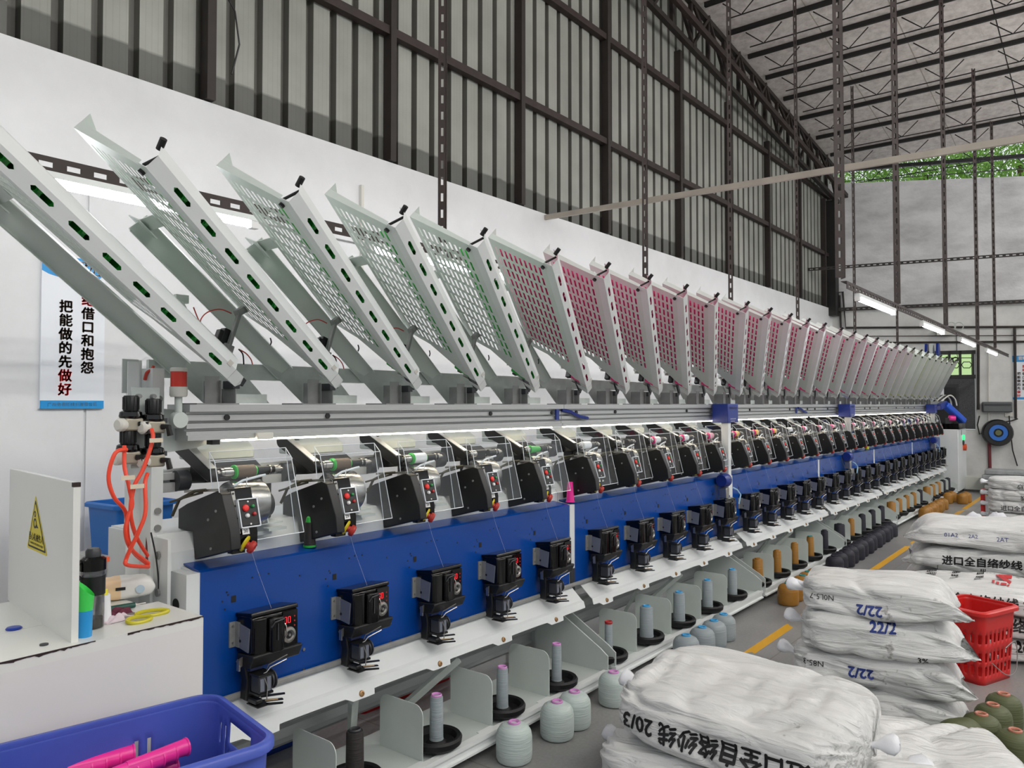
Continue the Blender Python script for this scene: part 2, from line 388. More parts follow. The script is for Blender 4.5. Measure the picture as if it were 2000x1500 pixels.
# --- far wall, top edge lower than the eaves so daylight comes through
t1 = (far(1657, 357)-FP).z; t2 = (far(2000, 344)-FP).z
fm = frame(FP, FR, (0,0,1), -FN)
def wtop(s): return t1 + (t2-t1)*(s-0.3)/3.1
struct(MB().prism([(-0.05, 3.5), (9, 3.5), (9, wtop(9)), (-0.05, wtop(0))], 'z', 0, 0.24, fm).build('wall_far', greywall))
wl = MB(); wl.box(-0.05, 1.72, 0, 3.5, 0, 0.24, fm); wl.box(2.52, 9, 0, 3.5, 0, 0.24, fm); wl.box(1.72, 2.52, 2.62, 3.5, 0, 0.24, fm); wl.box(1.72, 2.52, 0, 1.12, 0, 0.24, fm)
struct(wl.build('wall_far_lower', lowwall))

# --- the rest of the hall: low walls on the right and behind the camera, open above them
struct(MB().box(-8.2, 19, -9.6, -9.4, 0, 3.2).build('wall_right', lowwall))
struct(MB().box(-8.2, -8, -9.4, 5, 0, 3.2).build('wall_near', lowwall))
# --- roof: fibre board on purlins, falling towards the far end
ceil = plaster('grey_fibre_insulation', (206, 198, 195), (236, 229, 226), 9.0, 0.5)
x0, x1 = -9, 16.78
rf = MB().add([(x0,-10,roofz(x0)+.07),(x1,-10,roofz(x1)+.07),(x1,5,roofz(x1)+.07),(x0,5,roofz(x0)+.07),
               (x0,-10,roofz(x0)+.2),(x1,-10,roofz(x1)+.2),(x1,5,roofz(x1)+.2),(x0,5,roofz(x0)+.2)],
              [(0,3,2,1),(4,5,6,7),(0,1,5,4),(1,2,6,5),(2,3,7,6),(3,0,4,7)])
struct(rf.build('ceiling', ceil))
for i, y in enumerate((3.3, 2.35, 1.25, 0.3)):           # joints of the boards
    mb = MB(); mb.add([(6,y,roofz(6)+.068),(x1-.05,y,roofz(x1-.05)+.068),(x1-.05,y+.014,roofz(x1-.05)+.068),(6,y+.014,roofz(6)+.068)],[(0,1,2,3)])
    struct(mb.build('trim_%d' % (i+2), beige if i < 2 else blksteel))
for i, y in enumerate((0.72, 0.52)):
    tag(MB().tube([(5, y, roofz(5)-.06), (16.7, y, roofz(16.7)-.06)], .012, 6).build('conduit', blksteel),
        ['dark pipe running under the roof, left one of the pair at the right', 'dark pipe running under the roof, right one of the pair at the right'][i], 'pipe', 'pipes under the roof')

# --- purlins (light lattice joists across the roof)
PX = [5.85, 6.65, 7.45, 8.25, 9.07, 9.89, 10.71, 11.47, 12.22, 13.06, 13.91, 14.85, 15.76, 16.69]
yE = -7.5
def purlin(x):
    z = roofz(x); o = Vector((x, 4.45, z))
    nm = ORD[len(PX)-1-PX.index(x)]
    t = thing('roof_purlin', o, 'dark lattice roof purlin, %s from the far eaves' % nm, 'roof beam', 'lattice purlins under the roof')
    MB().box(x-.024, x+.024, yE, 4.42, z+.005, z+.068).build('top_chord', blksteel, t, o, smooth=0)
    MB().cyl((x, yE, z-.26), (x, 4.1, z-.26), .009, n=6).build('bottom_rod', blksteel, t, o)
    y = 3.9
    while y > yE:
        mb = MB(); mb.tube([(x, y+.26, z-.03), (x, y, z-.26), (x, y-.26, z-.03)], .009, 5).build('web_rod', blksteel, t, o); y -= .95
for x in PX: purlin(x)

# --- gable truss beside the left wall
o = Vector((10, 4.45, roofz(10)))
t = thing('gable_truss', o, 'dark rusty steel truss sloping along the top of the left wall', 'truss')
xa, xb = 4.0, 16.35
MB().bar((xa, 4.45, roofz(xa)-.10), (xb, 4.45, roofz(xb)-.10), .07, .07).build('top_chord', darkst, t, o, smooth=0)
MB().bar((xa, 4.45, roofz(xa)-.72), (xb, 4.45, roofz(xb)-.72), .07, .07).build('bottom_chord', darkst, t, o, smooth=0)
MB().bar((xa, 4.28, roofz(xa)-.50), (xb, 4.28, roofz(xb)-.62), .06, .08).build('tie_beam', rust, t, o, smooth=0)
x = xa; i = 0
while x < xb-.3:
    MB().bar((x, 4.45, roofz(x)-.1), (x, 4.45, roofz(x)-.72), .05, .05, (0,1,0)).build('web_post', darkst, t, o, smooth=0)
    MB().bar((x, 4.43, roofz(x)-(.1 if i % 2 else .72)), (x+.55, 4.43, roofz(x)-(.72 if i % 2 else .1)), .04, .04).build('web_diagonal', darkst, t, o, smooth=0)
    if i % 2 == 0: MB().bar((x, 4.28, roofz(x)-.52), (x+.1, 4.45, roofz(x)-.12), .035, .035).build('strut', darkst, t, o, smooth=0)
    x += .55; i += 1
# --- wall posts and rails behind them
CXS = [0.95, 2.644, 4.228, 5.953, 7.582, 9.45, 11.13, 12.78, 14.4, 15.9]
for i, x in enumerate(CXS):
    pl = ['first','second','third','fourth','fifth','sixth','seventh','eighth','ninth','tenth'][i]
    tag(MB().box(x-.03, x+.03, WY-.035, WY+.055, 3.57, roofz(x)-.76).build('wall_post', darkst, org=(x, WY, 3.57), smooth=0),
        'dark brown steel post against the grey cladding, %s from the near end' % pl, 'post', 'steel posts on the cladding')
for i, z in enumerate((4.63, 5.85)):
    tag(MB().box(-3.5, CX, WY-.02, WY+.05, z-.035, z+.035).build('cladding_rail', rust, org=(6, WY, z), smooth=0),
        ['lower brown rail running along the grey cladding', 'upper brown rail running along the grey cladding'][i], 'rail', 'rails on the cladding')
tag(MB().box(CX-.25, CX-.02, WY-.14, WY+.05, 3.4, roofz(CX)-.7).build('corner_post', blksteel, org=(CX-.1, WY, 3.4), smooth=0), 'black steel post in the corner where cladding meets the far wall', 'post')
tag(MB().tube([(2.70, 4.5, 4.25), (2.74, 4.46, 4.15), (2.78, 4.47, 3.95), (2.745, 4.5, 3.75)], .006, 6).build('cable', wire, org=(2.72, 4.5, 3.9)), 'loose dark cable hanging from a steel post on the cladding', 'cable')
tag(MB().tube([(-3, WY-.016, 2.84), (4.3, WY-.016, 2.84)], .006, 6).build('cable', dgalv, org=(0, WY, 2.84)), 'thin grey cable running level along the white wall behind the magazines', 'cable')
# little conduit on the white wall
tag(MB().box(3.90, 3.925, WY-.03, WY, 2.4, 3.30).build('wall_conduit', offwht, org=(3.9, WY, 2.9), smooth=0), 'white cable duct on the white wall above the magazines', 'cable duct')

# --- slotted angle posts hanging from the roof
def slotted(L, w=.04, pitch=.10, sl=.05):
    # L-section along +z from 0 to L, one leg with slots
    mb = MB(); z = 0; th = .004
    while z < L-1e-6:
        z2 = min(z+pitch, L); a = min(z+(pitch-sl), z2)
        mb.box(-w/2, w/2, 0, th, z, a)
        if z2 > a: mb.box(-w/2, -w*.15, 0, th, a, z2); mb.box(w*.15, w/2, 0, th, a, z2)
        z = z2
    mb.box(w/2-th, w/2, 0, w, 0, L)
    return mb
def hang_post(name, x, y, z0, z1, label, w=.045, m=rust):
    mb = slotted(z1-z0, w); Mv = Matrix.Translation((x, y, z0)) @ Matrix.Rotation(radians(-52), 4, 'Z')
    o = mb.build(name, m, smooth=0); o.matrix_world = Mv
    return tag(o, label, 'hanging post', 'slotted posts hanging from the roof')
zt = lambda x: roofz(x)-.05
LY, LZ = 3.2, 2.50
for x, l in ((3.36, 'brown slotted post hanging over the near magazines'), (5.90, 'brown slotted post hanging left of the middle magazines, thinner of two'),
             (7.76, 'brown slotted post hanging behind the first carriage column'), (9.91, 'slotted post hanging above the magazines, ending below the truss'),
             (12.6, 'short slotted post right of the truss end'), (15.5, 'thinnest slotted post before the far wall')):
    hang_post('hanging_post', x, LY, LZ+.08, zt(x) if x < 9 else zt(x)-.2, l, .05 if x < 9 else .045)
RY, RZ = 1.58, 2.47
for x, l, ww in ((5.96, 'widest brown slotted post, at the near end of the right lamp row', .075), (7.82, 'second brown slotted post carrying the right lamp row', .06),
             (10.36, 'rust-stained slotted post, third on the right lamp row', .055), (12.96, 'dark slotted post, fourth on the right lamp row', .055), (14.96, 'dark slotted post, last on the right lamp row', .05)):
    hang_post('hanging_post', x, RY+.03, RZ+.07, zt(x)-(.0 if x < 12 else .2), l, ww)
# --- lamp rows: slotted trunking with tube lamps
def lamp_row(y, z, xs, xe, tubes, lab, w):
    mb = MB(); x = xs
    while x < xe:
        mb.box(x, x+.05, y-.004, y, z+.03, z+.085); mb.box(x+.05, x+.1, y-.004, y, z+.03, z+.047); mb.box(x+.05, x+.1, y-.004, y, z+.068, z+.085); x += .1
    mb.box(xs, x, y-.004, y+.04, z+.085, z+.089)
    tag(mb.build('lamp_trunking', rust, org=(xs, y, z), smooth=0), lab[0], 'lamp rail')
    for i, (a, b) in enumerate(tubes):
        t = thing('tube_lamp', (a, y, z), lab[1] % lab[2][i], 'lamp', lab[3]); o = t.location
        MB().box(a-.02, b+.02, y-.02, y+.02, z+.005, z+.03).build('lamp_body', white, t, o, smooth=0)
        MB().cyl((a+.03, y, z-.014), (b-.03, y, z-.014), .014, n=12).build('lamp_tube', tubem, t, o)
        MB().box(a-.02, a+.02, y-.018, y+.018, z-.03, z+.005).box(b-.02, b+.02, y-.018, y+.018, z-.03, z+.005).build('end_cap', wbut, t, o, smooth=0)
lamp_row(LY, LZ-.04, 0.3, 14.2, [(0.87, 2.07), (2.79, 3.99), (4.71, 5.91), (6.63, 7.83), (8.55, 9.75), (10.5, 11.7), (12.4, 13.6)],
         ('brown slotted rail carrying lamps behind the tilted magazines', 'lit tube lamp behind the magazines, %s from the near end', ORD, 'tube lamps over the machine'), .05)
lamp_row(RY, RZ-.04, 6.0, 16.5, [(6.31, 7.51), (8.76, 9.96), (11.19, 12.39), (13.6, 14.8)],
         ('brown rail carrying the lamps over the aisle', 'lit tube lamp over the aisle, %s in its row from the near end', ORD, 'tube lamps over the aisle'), .05)
# added unseen rows of bare tubes on wires, brightening ceiling and far wall
for (y, hz, nm) in ((-1.7, 5.2, 'second'), (-4.6, 6.0, 'third')):
    for i, x in enumerate((-1.0, .6, 2.2, 4.6, 7, 9.4, 11.8, 14.2)):
        t = thing('tube_lamp', (x, y, hz), 'added unseen fill lamp of the %s row, %s from the near end' % (nm, ORD[i]), 'lamp', 'added fill lamps of the %s row' % nm); o = t.location
        MB().cyl((x, y, hz), (x+1.2, y, hz), .05, n=14).build('lamp_tube', tubefill, t, o)
        for q in (x+.1, x+1.1): MB().cyl((q, y, hz+.05), (q, y, roofz(q)+.06), .004, n=5).build('hanging_wire', wire, t, o)
# --- beige trunking crossing the hall and slotted bars towards the far wall
tag(MB().bar((6.36, WY, 3.52), (6.36, -3.0, 3.39), .03, .05).build('crossbar', beige, org=(6.36, 1, 3.5), smooth=0), 'long beige square bar crossing the hall from the white wall', 'bar')
def slot_bar(p0, p1, w, label):
    p0 = Vector(p0); p1 = Vector(p1); L = (p1-p0).length; d = (p1-p0).normalized()
    o = slotted(L, w).build('slotted_bar', darkst, smooth=0); o.matrix_world = frame(p0, Vector((0,0,1)), d.cross(Vector((0,0,1)))*-1, d)
    tag(o, label, 'bar', 'slotted bars across the far wall')
slot_bar(far(1430, 537, 1.3), far(2060, 489, 1.3), .06, 'upper dark slotted bar crossing in front of the far wall')
slot_bar(far(1627, 605, .10), far(2060, 587, .10), .07, 'lower dark slotted bar fixed along the far wall')
# eaves beam and lattice seen in the gap
o = Vector((17.3, 3, 6.3)); t = thing('eaves_beam', o, 'dark lattice eaves beam above the gap over the far wall', 'roof beam')
pA, pB = far(1650, 332, -.05), far(2100, 297, -.05)
MB().bar(pA, pB, .07, .07).build('top_chord', blksteel, t, o, smooth=0)
MB().bar(pA-Vector((0,0,.24)), pB-Vector((0,0,.24)), .012, .012).build('bottom_rod', blksteel, t, o, smooth=0)
for i in range(8):
    a = pA.lerp(pB, (i+.1)/8); b = pA.lerp(pB, (i+.5)/8)-Vector((0,0,.24)); c = pA.lerp(pB, (i+.9)/8)
    MB().tube([a, b, c], .008, 5).build('web_rod', blksteel, t, o)

# --- trees outside, seen through the gap
rnd = random.Random(3)
for k, (cx, cy, cz, R) in enumerate(((20.9, 5.6, 7.1, 1.45), (21.3, 3.7, 7.3, 1.45), (20.9, 1.7, 7.1, 1.5))):
    t = thing('tree', (cx, cy, 0), 'leafy green tree outside, %s seen through the gap under the eaves' % ['left one', 'middle one', 'right one'][k], 'tree', 'trees outside the eaves gap'); o = t.location
    MB().cyl((cx, cy, 0), (cx, cy, cz), .14, .06, 8).build('trunk', barkm, t, o)
    mb = MB()
    for _ in range(4200):
        v = Vector((rnd.gauss(0,1), rnd.gauss(0,1), rnd.gauss(0,.8))).normalized()*(R*rnd.random()**.4); p = Vector((cx,cy,cz))+v
        a = Vector((rnd.gauss(0,1), rnd.gauss(0,1), rnd.gauss(0,1))).normalized(); b = a.orthogonal().normalized(); s = rnd.uniform(.04, .085)
        mb.add([p-a*s, p+b*s*.45, p+a*s, p-b*s*.45], [(0,1,2,3)])
    mb.build('foliage', leafm, t, o, smooth=0)
# ================================================================== things on the far wall
def fbox(mb, x0, y0, x1, y1, d0, d1):       # rectangle given by photo corners, on the wall plane, d = distance off the wall
    a = far(x0, y0); b = far(x1, y1); c = (a-FP).dot(FR); e = (b-FP).dot(FR)
    return mb.add([FP+FR*s+Vector((0,0,z))+FN*d for d in (d0, d1) for (s, z) in ((c, b.z-FP.z), (e, b.z-FP.z), (e, a.z-FP.z), (c, a.z-FP.z))],
                  [(0,3,2,1),(4,5,6,7),(0,1,5,4),(1,2,6,5),(2,3,7,6),(3,0,4,7)])
o = far(1865, 840)
w1 = thing('window_1', far(1865, 735), 'x', 'x'); del w1['label']; del w1['category']; struct(w1); o = w1.location.copy()
mb = MB(); fbox(mb, 1826, 686, 1905, 691, -.1, .04); fbox(mb, 1826, 733, 1905, 739, -.1, .04)
for x in (1824, 1852, 1873, 1898): fbox(mb, x, 686, x+5, 739, -.1, .04)
mb.build('window_frame', blksteel, w1, o, smooth=0)
fbox(MB(), 1826, 688, 1904, 737, -.09, -.08).build('glass_pane', greenglass, w1, o, smooth=0)
g = MB()
for x in (1840, 1864, 1888):
    ps = [far(x-10, 712.5, .0), far(x-6, 707, 0), far(x+6, 707, 0), far(x+10, 712.5, 0), far(x+6, 718.5, 0), far(x-6, 718.5, 0), far(x-10, 712.5, 0)]
    g.tube(ps, .009, 5)
g.tube([far(1828, 699, 0), far(1902, 699, 0)], .008, 5)
cc = far(1866, 702.5, .01); g.tube([cc+FR*(.045*cos(q*pi/8))+Vector((0,0,.045*sin(q*pi/8))) for q in range(17)], .012, 5)
g.build('window_grille', blksteel, w1, o)
d1 = thing('door_1', far(1865, 800), 'x', 'x'); del d1['label']; del d1['category']; struct(d1); o = d1.location.copy()
fbox(MB(), 1826, 738, 1905, 838, -.06, .03).build('door_surround', granite, d1, o, smooth=0)
fbox(MB(), 1826, 751, 1873, 838, .03, .05).build('door_leaf', blackm, d1, o, smooth=0)
mb = MB(); fbox(mb, 1830, 757, 1868, 838, .05, .058); mb.build('door_panel', darkvoid, d1, o, smooth=0)
# pipes on the wall
def wpipe(pts, r, label, m=darkst, d=.04): return tag(MB().tube([far(x, y, d) for x, y in pts], r, 6).build('wall_pipe', m, org=far(*pts[0], d)), label, 'pipe', 'pipes on the far wall')
wpipe([(1622, 573), (1646, 570), (1652, 640), (2040, 638)], .022, 'upper pipe bending down from the corner and running right along the far wall', darkst)
wpipe([(1622, 577), (1640, 577), (1643, 655)], .02, 'short pipe dropping from the corner, left of the long pipe')
wpipe([(1660, 657), (2040, 655)], .008, 'thin cable line along the far wall below the upper pipe')
wpipe([(1660, 670), (2040, 667)], .02, 'lower pipe running along the far wall above the window')
wpipe([(1911, 672), (1911, 800)], .022, 'upright brown pipe on the far wall left of the grey box')
wpipe([(1982, 640), (1984, 818)], .022, 'upright brown pipe on the far wall beside the blue and white poster')
wpipe([(1931, 672), (1931, 830)], .012, 'white upright cable duct above the hose reel', offwht)
wpipe([(1931, 828), (1934, 930)], .028, 'dark red upright pole below the grey box', mat('dark_red_pole', (110, 30, 40), .5))
o = far(1947, 795)
t = thing('junction_box', o, 'grey metal box fixed to the far wall under the upright pipes', 'box')
fbox(MB(), 1917, 785, 1975, 805, 0, .16).build('box_body', mat('grey_box', (92, 95, 97), .5), t, o, bevel=.02)
fbox(MB(), 1920, 789, 1972, 792, .16, .17).build('box_lid_seam', charc, t, o, smooth=0)
o = far(1970, 810); tag(fbox(MB(), 1962, 806, 1978, 814, 0, .03).build('wall_socket', offwht, org=o, smooth=0), 'white socket plate below the grey box', 'socket')
o = far(1948, 845, .1)
t = thing('hose_reel', o, 'round black hose reel with a blue ring on the far wall', 'hose reel')
MB().lathe([(0,-.11),(.24,-.11),(.25,-.08),(.25,.08),(.23,.11),(.17,.11),(.17,.09),(0,.09)], o, FN, 28).build('drum', blackm, t, o)
MB().lathe([(.08,.10),(.15,.10),(.15,.125),(.08,.125)], o, FN, 28, True).build('ring', mat('bright_blue_plastic', (44, 110, 200), .4), t, o)
MB().lathe([(0,.09),(.06,.09),(.05,.13),(0,.13)], o, FN, 20).build('hub', mat('dull_olive_hub', (100, 104, 70), .5), t, o)
tag(MB().tube([far(x, y, .08) for x, y in ((1913, 812), (1909, 830), (1913, 848), (1925, 842), (1950, 826), (1975, 822), (1988, 818))], .012, 6).build('cable', wire, org=far(1925, 842, .08)), 'black cable looping from the socket box to the hose reel', 'cable')
tag(MB().tube([far(x, y, .06) for x, y in ((1971, 812), (1973, 840), (1978, 880), (1987, 910))], .011, 6).build('cable', wire, org=far(1973, 840, .06)), 'black cable hanging down from the white socket', 'cable')
# wall fan and small white box
o = far(1846, 648, .15)
t = thing('wall_fan', o, 'small white wall fan high on the far wall over the window', 'fan')
MB().box(-.14, .12, -.06, .06, -.02, .1, farM(o)).build('fan_body', offwht, t, o, smooth=0)
for k, x in enumerate((1858, 1873)):
    q = far(x, 637, .25); MB().tube([q+FR*(.075*cos(a*pi/8))+Vector((0,0,.075*sin(a*pi/8))) for a in range(17)], .009, 5).build('fan_ring', galv, t, o)
tag(MB().tube([far(1868, 650, .02), far(1869, 690, .02), far(1871, 700, .02)], .006, 5).build('cable', wire, org=far(1868, 650, .02)), 'thin cable hanging from the wall fan towards the window', 'cable')
# poster at the right edge
o = far(2000, 745, .01)
t = thing('poster', o, 'blue and white slogan poster cut off by the right edge of the photo', 'poster')
fbox(MB(), 1978, 695, 2045, 783, .0, .008).build('sheet', posterw, t, o, smooth=0)
mb = MB(); fbox(mb, 1977, 695, 2045, 706, .008, .011); fbox(mb, 1978, 776, 2045, 780, .008, .011); mb.build('blue_band', postblu, t, o, smooth=0)
def flat_text(txt, sz, M, name, m, parent, org, bold=0.02, align='CENTER'):
    vs, fs = text_geo(txt, sz, bold, align)
    return MB().add(vs, fs, M).build(name, m, parent, org, smooth=0)
def far_text(txt, px, py, sz, name, m, parent, org, d): return flat_text(txt, sz, frame(far(px, py, d), FR, (0,0,1), FN), name, m, parent, org, .07)
for i, ch in enumerate('把能做的先做好'):
    far_text(ch, 1990, 730+i*7.2, .058, 'lettering', posterr if i > 4 else posterb, t, o, .0112)
for i, ch in enumerate('拒绝借口和抱怨'):
    far_text(ch, 2000, 716+i*7.2, .058, 'lettering', posterr if i < 2 else posterb, t, o, .0112)
far_text('君旺', 1997, 700, .07, 'lettering', wbut, t, o, .0115)
# clutter against the far wall
tag(MB().box(-.42, .42, 0, .22, -.2, .2, farM(far(1915, 950)+FN*.45)).build('carton', cardb, org=far(1915, 950)+FN*.45, smooth=0), 'low pale carton on the floor against the far wall behind the golden cones', 'box')
mb = MB(); 
o = Vector((16.2, 1.5, 0))
for k in range(5): mb.box(o.x-.35+.02*k, o.x+.3-.03*k, o.y-.5+.03*(k % 2), o.y+.45-.04*(k % 3), .09*k, .09*k+.085)
tag(mb.build('folded_sheets', mat('folded_grey_film', (168, 172, 174), .35, var=.3, vscale=9), org=o, bevel=.02), 'pile of folded grey plastic film at the foot of the far wall', 'plastic sheets')

# ================================================================== poster on the left wall
o = Vector((1.897, WY-.02, 1.95))
t = thing('poster', o, 'tall white slogan poster with red and brown characters behind the near magazines', 'poster')
pxs = 1.668, 2.0; PZ0, PZ1 = 1.577, 2.42
MB().box(pxs[0], pxs[1], WY-.032, WY-.012, PZ0, PZ1).build('sheet', posterw, t, o, smooth=0)
Mp = lambda x, z: frame((x, WY-.0335, z), (1,0,0), (0,0,1), (0,-1,0))
MB().box(pxs[0], pxs[1], WY-.0332, WY-.032, PZ0, PZ0+.045).build('blue_band', postblu, t, o, smooth=0)
arc = [(pxs[0], PZ1), (pxs[0], PZ1-.09)] + [(pxs[0]+(pxs[1]-pxs[0])*k/10, PZ1-.09-.035*sin(pi*k/10*.9+.2)) for k in range(1, 10)] + [(pxs[1], PZ1-.07), (pxs[1], PZ1)]
MB().prism(arc, 'y', WY-.0332, WY-.032).build('blue_header', postblu, t, o, smooth=0)
flat_text('君旺', .085, Mp(1.91, PZ1-.06), 'lettering', wbut, t, o, .03)
flat_text('广州市君旺线业有限公司', .0235, Mp((pxs[0]+pxs[1])/2, PZ0+.022), 'lettering', wbut, t, o, .01)
for i, ch in enumerate('拒绝借口和抱怨'): flat_text(ch, .072, Mp(1.908, 2.262-.0765*i), 'lettering', posterr if i < 2 else posterb, t, o, .07)
for i, ch in enumerate('把能做的先做好'): flat_text(ch, .072, Mp(1.792, 2.138-.0765*i), 'lettering', posterr if i > 4 else posterb, t, o, .07)
# ================================================================== the winding machine
G, N, XB = 0.456, 30, 1.577
SX, SL, NS = 1.43, 2.352, 6
def HX(k): return XB+SL*(k//5)+G*(k % 5)
XE = SX + SL*NS
ENDN = ['nearest','second','third','fourth','fifth','farthest']
# --- frame: post, body, rear beams, feet
o = Vector((1.4, 2.8, 0))
fr = thing('machine_frame', o, 'long white frame of the winding machine carrying all the winding heads', 'machine frame')
for s in range(NS):
    a = SX-.06+SL*s if s == 0 else SX+SL*s; b = SX+SL*(s+1)
    MB().prism([(2.645,.46),(2.645,1.075),(2.70,1.135),(3.05,1.135),(3.05,.46)], 'x', a, b-.006).build('body_panel', white, fr, o, smooth=0)
mb = MB(); mb.prism([(1.349,2.70),(1.392,2.70),(1.392,2.72),(1.353,2.72),(1.353,2.9),(1.349,2.9)], 'z', 0, 1.73)
mb.box(1.30,1.349,2.78,2.784,0,1.76); mb.box(1.262,1.302,2.70,2.704,1.45,1.75)
mb.build('end_post', white, fr, o, smooth=0)
mb = MB(); mb.box(1.236,1.327,2.615,2.622,1.385,1.658); mb.box(1.327,1.332,2.615,2.75,1.385,1.658); mb.build('regulator_plate', lgrey, fr, o, smooth=0)
mb = MB(); mb.box(1.262,1.318,2.74,2.745,1.64,1.76); mb.build('cable_cover', lgrey, fr, o, smooth=0)
mb = MB()
for z in (1.55, 1.62, 1.44, 1.22, 1.16, .99, .94): mb.cyl((1.372,2.70,z),(1.372,2.692,z),.012,n=10)
for x in (1.255, 1.305): mb.cyl((x,2.622,1.628),(x,2.596,1.628),.008,n=8)
mb.build('bolt', dgalv, fr, o)
# slanted bracket from post to rail
MB().prism([(1.392,1.585),(1.50,1.575),(1.62,1.47),(1.52,1.44),(1.392,1.425)], 'y', 2.70, 2.706).build('rail_bracket', lgrey, fr, o, smooth=0)
# end plate of the body
mb = MB(); mb.box(1.36,1.372,2.60,3.05,.4,1.13); mb.build('end_plate', white, fr, o, smooth=0)
mb = MB()
for (z, y) in ((1.07,2.66),(.94,2.66),(.94,2.8),(1.07,2.8)): mb.cyl((1.36,y,z),(1.352,y,z),.014,n=10)
mb.build('bolt', dgalv, fr, o)
MB().box(SX-.05, XE, 2.79, 2.81, 1.70, 1.765).build('rear_beam', galv, fr, o, smooth=0)
MB().cyl((1.40,2.80,1.33),(XE,2.80,1.33),.03,n=16).build('rear_shaft', alu, fr, o)
mb = MB()
for (y, z) in ((2.77,.30),(2.82,.20)):
    mb.prism([(y,z-.05),(y-.012,z-.035),(y,z-.02),(y,z+.02),(y-.012,z+.035),(y,z+.05),(y+.04,z+.05),(y+.04,z-.05)], 'x', SX, XE)
mb.build('lower_beam', alu, fr, o, smooth=0)
for s in range(NS+1):
    x = SX+SL*s
    MB().box(x-.03, x+.03, 2.72, 3.02, 0, .46).build('foot', lgrey, fr, o, smooth=0)
MB().cyl((SX+.02,2.512,.552),(XE,2.512,.552),.012,n=10).build('drive_shaft', dgalv, fr, o)

# --- blue front panels
def front_panel(s):
    a = SX+.012+SL*s; b = a+SL-.06
    t = thing('front_panel', (a, 2.53, .52), '%s long blue front panel of the machine, behind the yarn tension boxes' % ENDN[s] if s else 'nearest blue front panel, beside the white table', 'panel', 'blue front panels'); o = t.location
    mb = MB(); mb.prism([(2.53,.545),(2.53,1.012),(2.545,1.018),(2.645,1.03),(2.645,1.026),(2.55,1.008),(2.534,1.0),(2.534,.545)], 'x', a, b)
    mb.build('panel_face', blue, t, o, smooth=0)
    mb = MB(); mb.prism([(2.534,.515),(2.534,1.0),(2.55,1.008),(2.645,1.02),(2.645,.515)], 'x', a-.010, a+.001); mb.box(a-.05, a-.0, 2.532, 2.64, .515, 1.012)
    mb.build('end_cap', white, t, o, smooth=0)
    MB().box(a-.05, a-.003, 2.528, 2.533, .42, .64).build('slot_cover', charc if s else white, t, o, smooth=0)
    if s == 0: MB().cyl((a-.0515,2.60,.90),(a-.049,2.60,.90),.022,n=16).build('cable_hole', ink, t, o)
    h = MB()
    for k in range(5):
        x = HX(5*s+k)
        h.box(x-.015, x+.003, 2.5285, 2.531, .884, .908)
        for (dx, dz) in ((-.05,.895),(-.033,.925),(-.028,.915),(.07,.96),(.10,.965),(.14,.962),(.28,.93),(-.04,.865)):
            h.cyl((x+dx,2.5285,dz),(x+dx,2.531,dz),.0035,n=6)
    h.build('punched_holes', ink, t, o, smooth=0)
    h = MB()
    for k in range(5):
        x = HX(5*s+k)
        h.cyl((x+.30,2.525,.64),(x+.30,2.531,.64),.006,n=8); h.cyl((x+.30,2.525,.56),(x+.30,2.531,.56),.006,n=8)
    h.build('screws', steel, t, o)
for s in range(NS): front_panel(s)

# --- white drip trays under the panels, with a scalloped lip
def tray(s):
    a = SX+.0+SL*s+.055; b = SX+SL*(s+1)-.035
    t = thing('drip_tray', (a, 2.46, .42), '%s white sheet tray with scalloped lip below the blue panel' % ENDN[s], 'tray', 'white trays under the blue panels'); o = t.location
    MB().prism([(2.548,.560),(2.452,.474),(2.438,.466),(2.438,.463),(2.453,.471),(2.551,.557)], 'x', a, b).build('tray_plate', white, t, o, smooth=0)
    top = []; bot = []
    x = a; pts = []
    for k in range(5):
        c = HX(5*s+k)+.053+.003
        if c > b-.02: c = b-.06
        for dx, z in ((-.16,.432),(-.085,.430),(-.05,.412),(.03,.411),(.062,.412),(.066,.432),(.085,.433)): 
            q = c+dx
            if a < q < b and (not pts or q > pts[-1][0]+.002): pts.append((q, z))
    pts = [(a,.433)]+pts+[(b,.433)]
    vs = []; fs = []
    for (q, z) in pts:
        f = (.466-z)/.055
        vs += [(q, 2.438, .466), (q, 2.438-.016*f, z)]
    n = len(pts)
    for i in range(n-1): fs.append((2*i, 2*i+2, 2*i+3, 2*i+1))
    lip = MB().add(vs, fs).build('tray_lip', white, t, o, smooth=0)
    m = lip.modifiers.new('thick', 'SOLIDIFY'); m.thickness = .003
    for k in range(5):
        c = HX(5*s+k)+.053
        if c > b-.02: continue
        MB().lathe([(0,.004),(.006,.004),(.006,.007),(.011,.006),(.013,.002),(.013,-.003)], (c, 2.428, .430), (0,-.95,.3), 16).build('tray_screw', screwm, t, o)
for s in range(NS): tray(s)

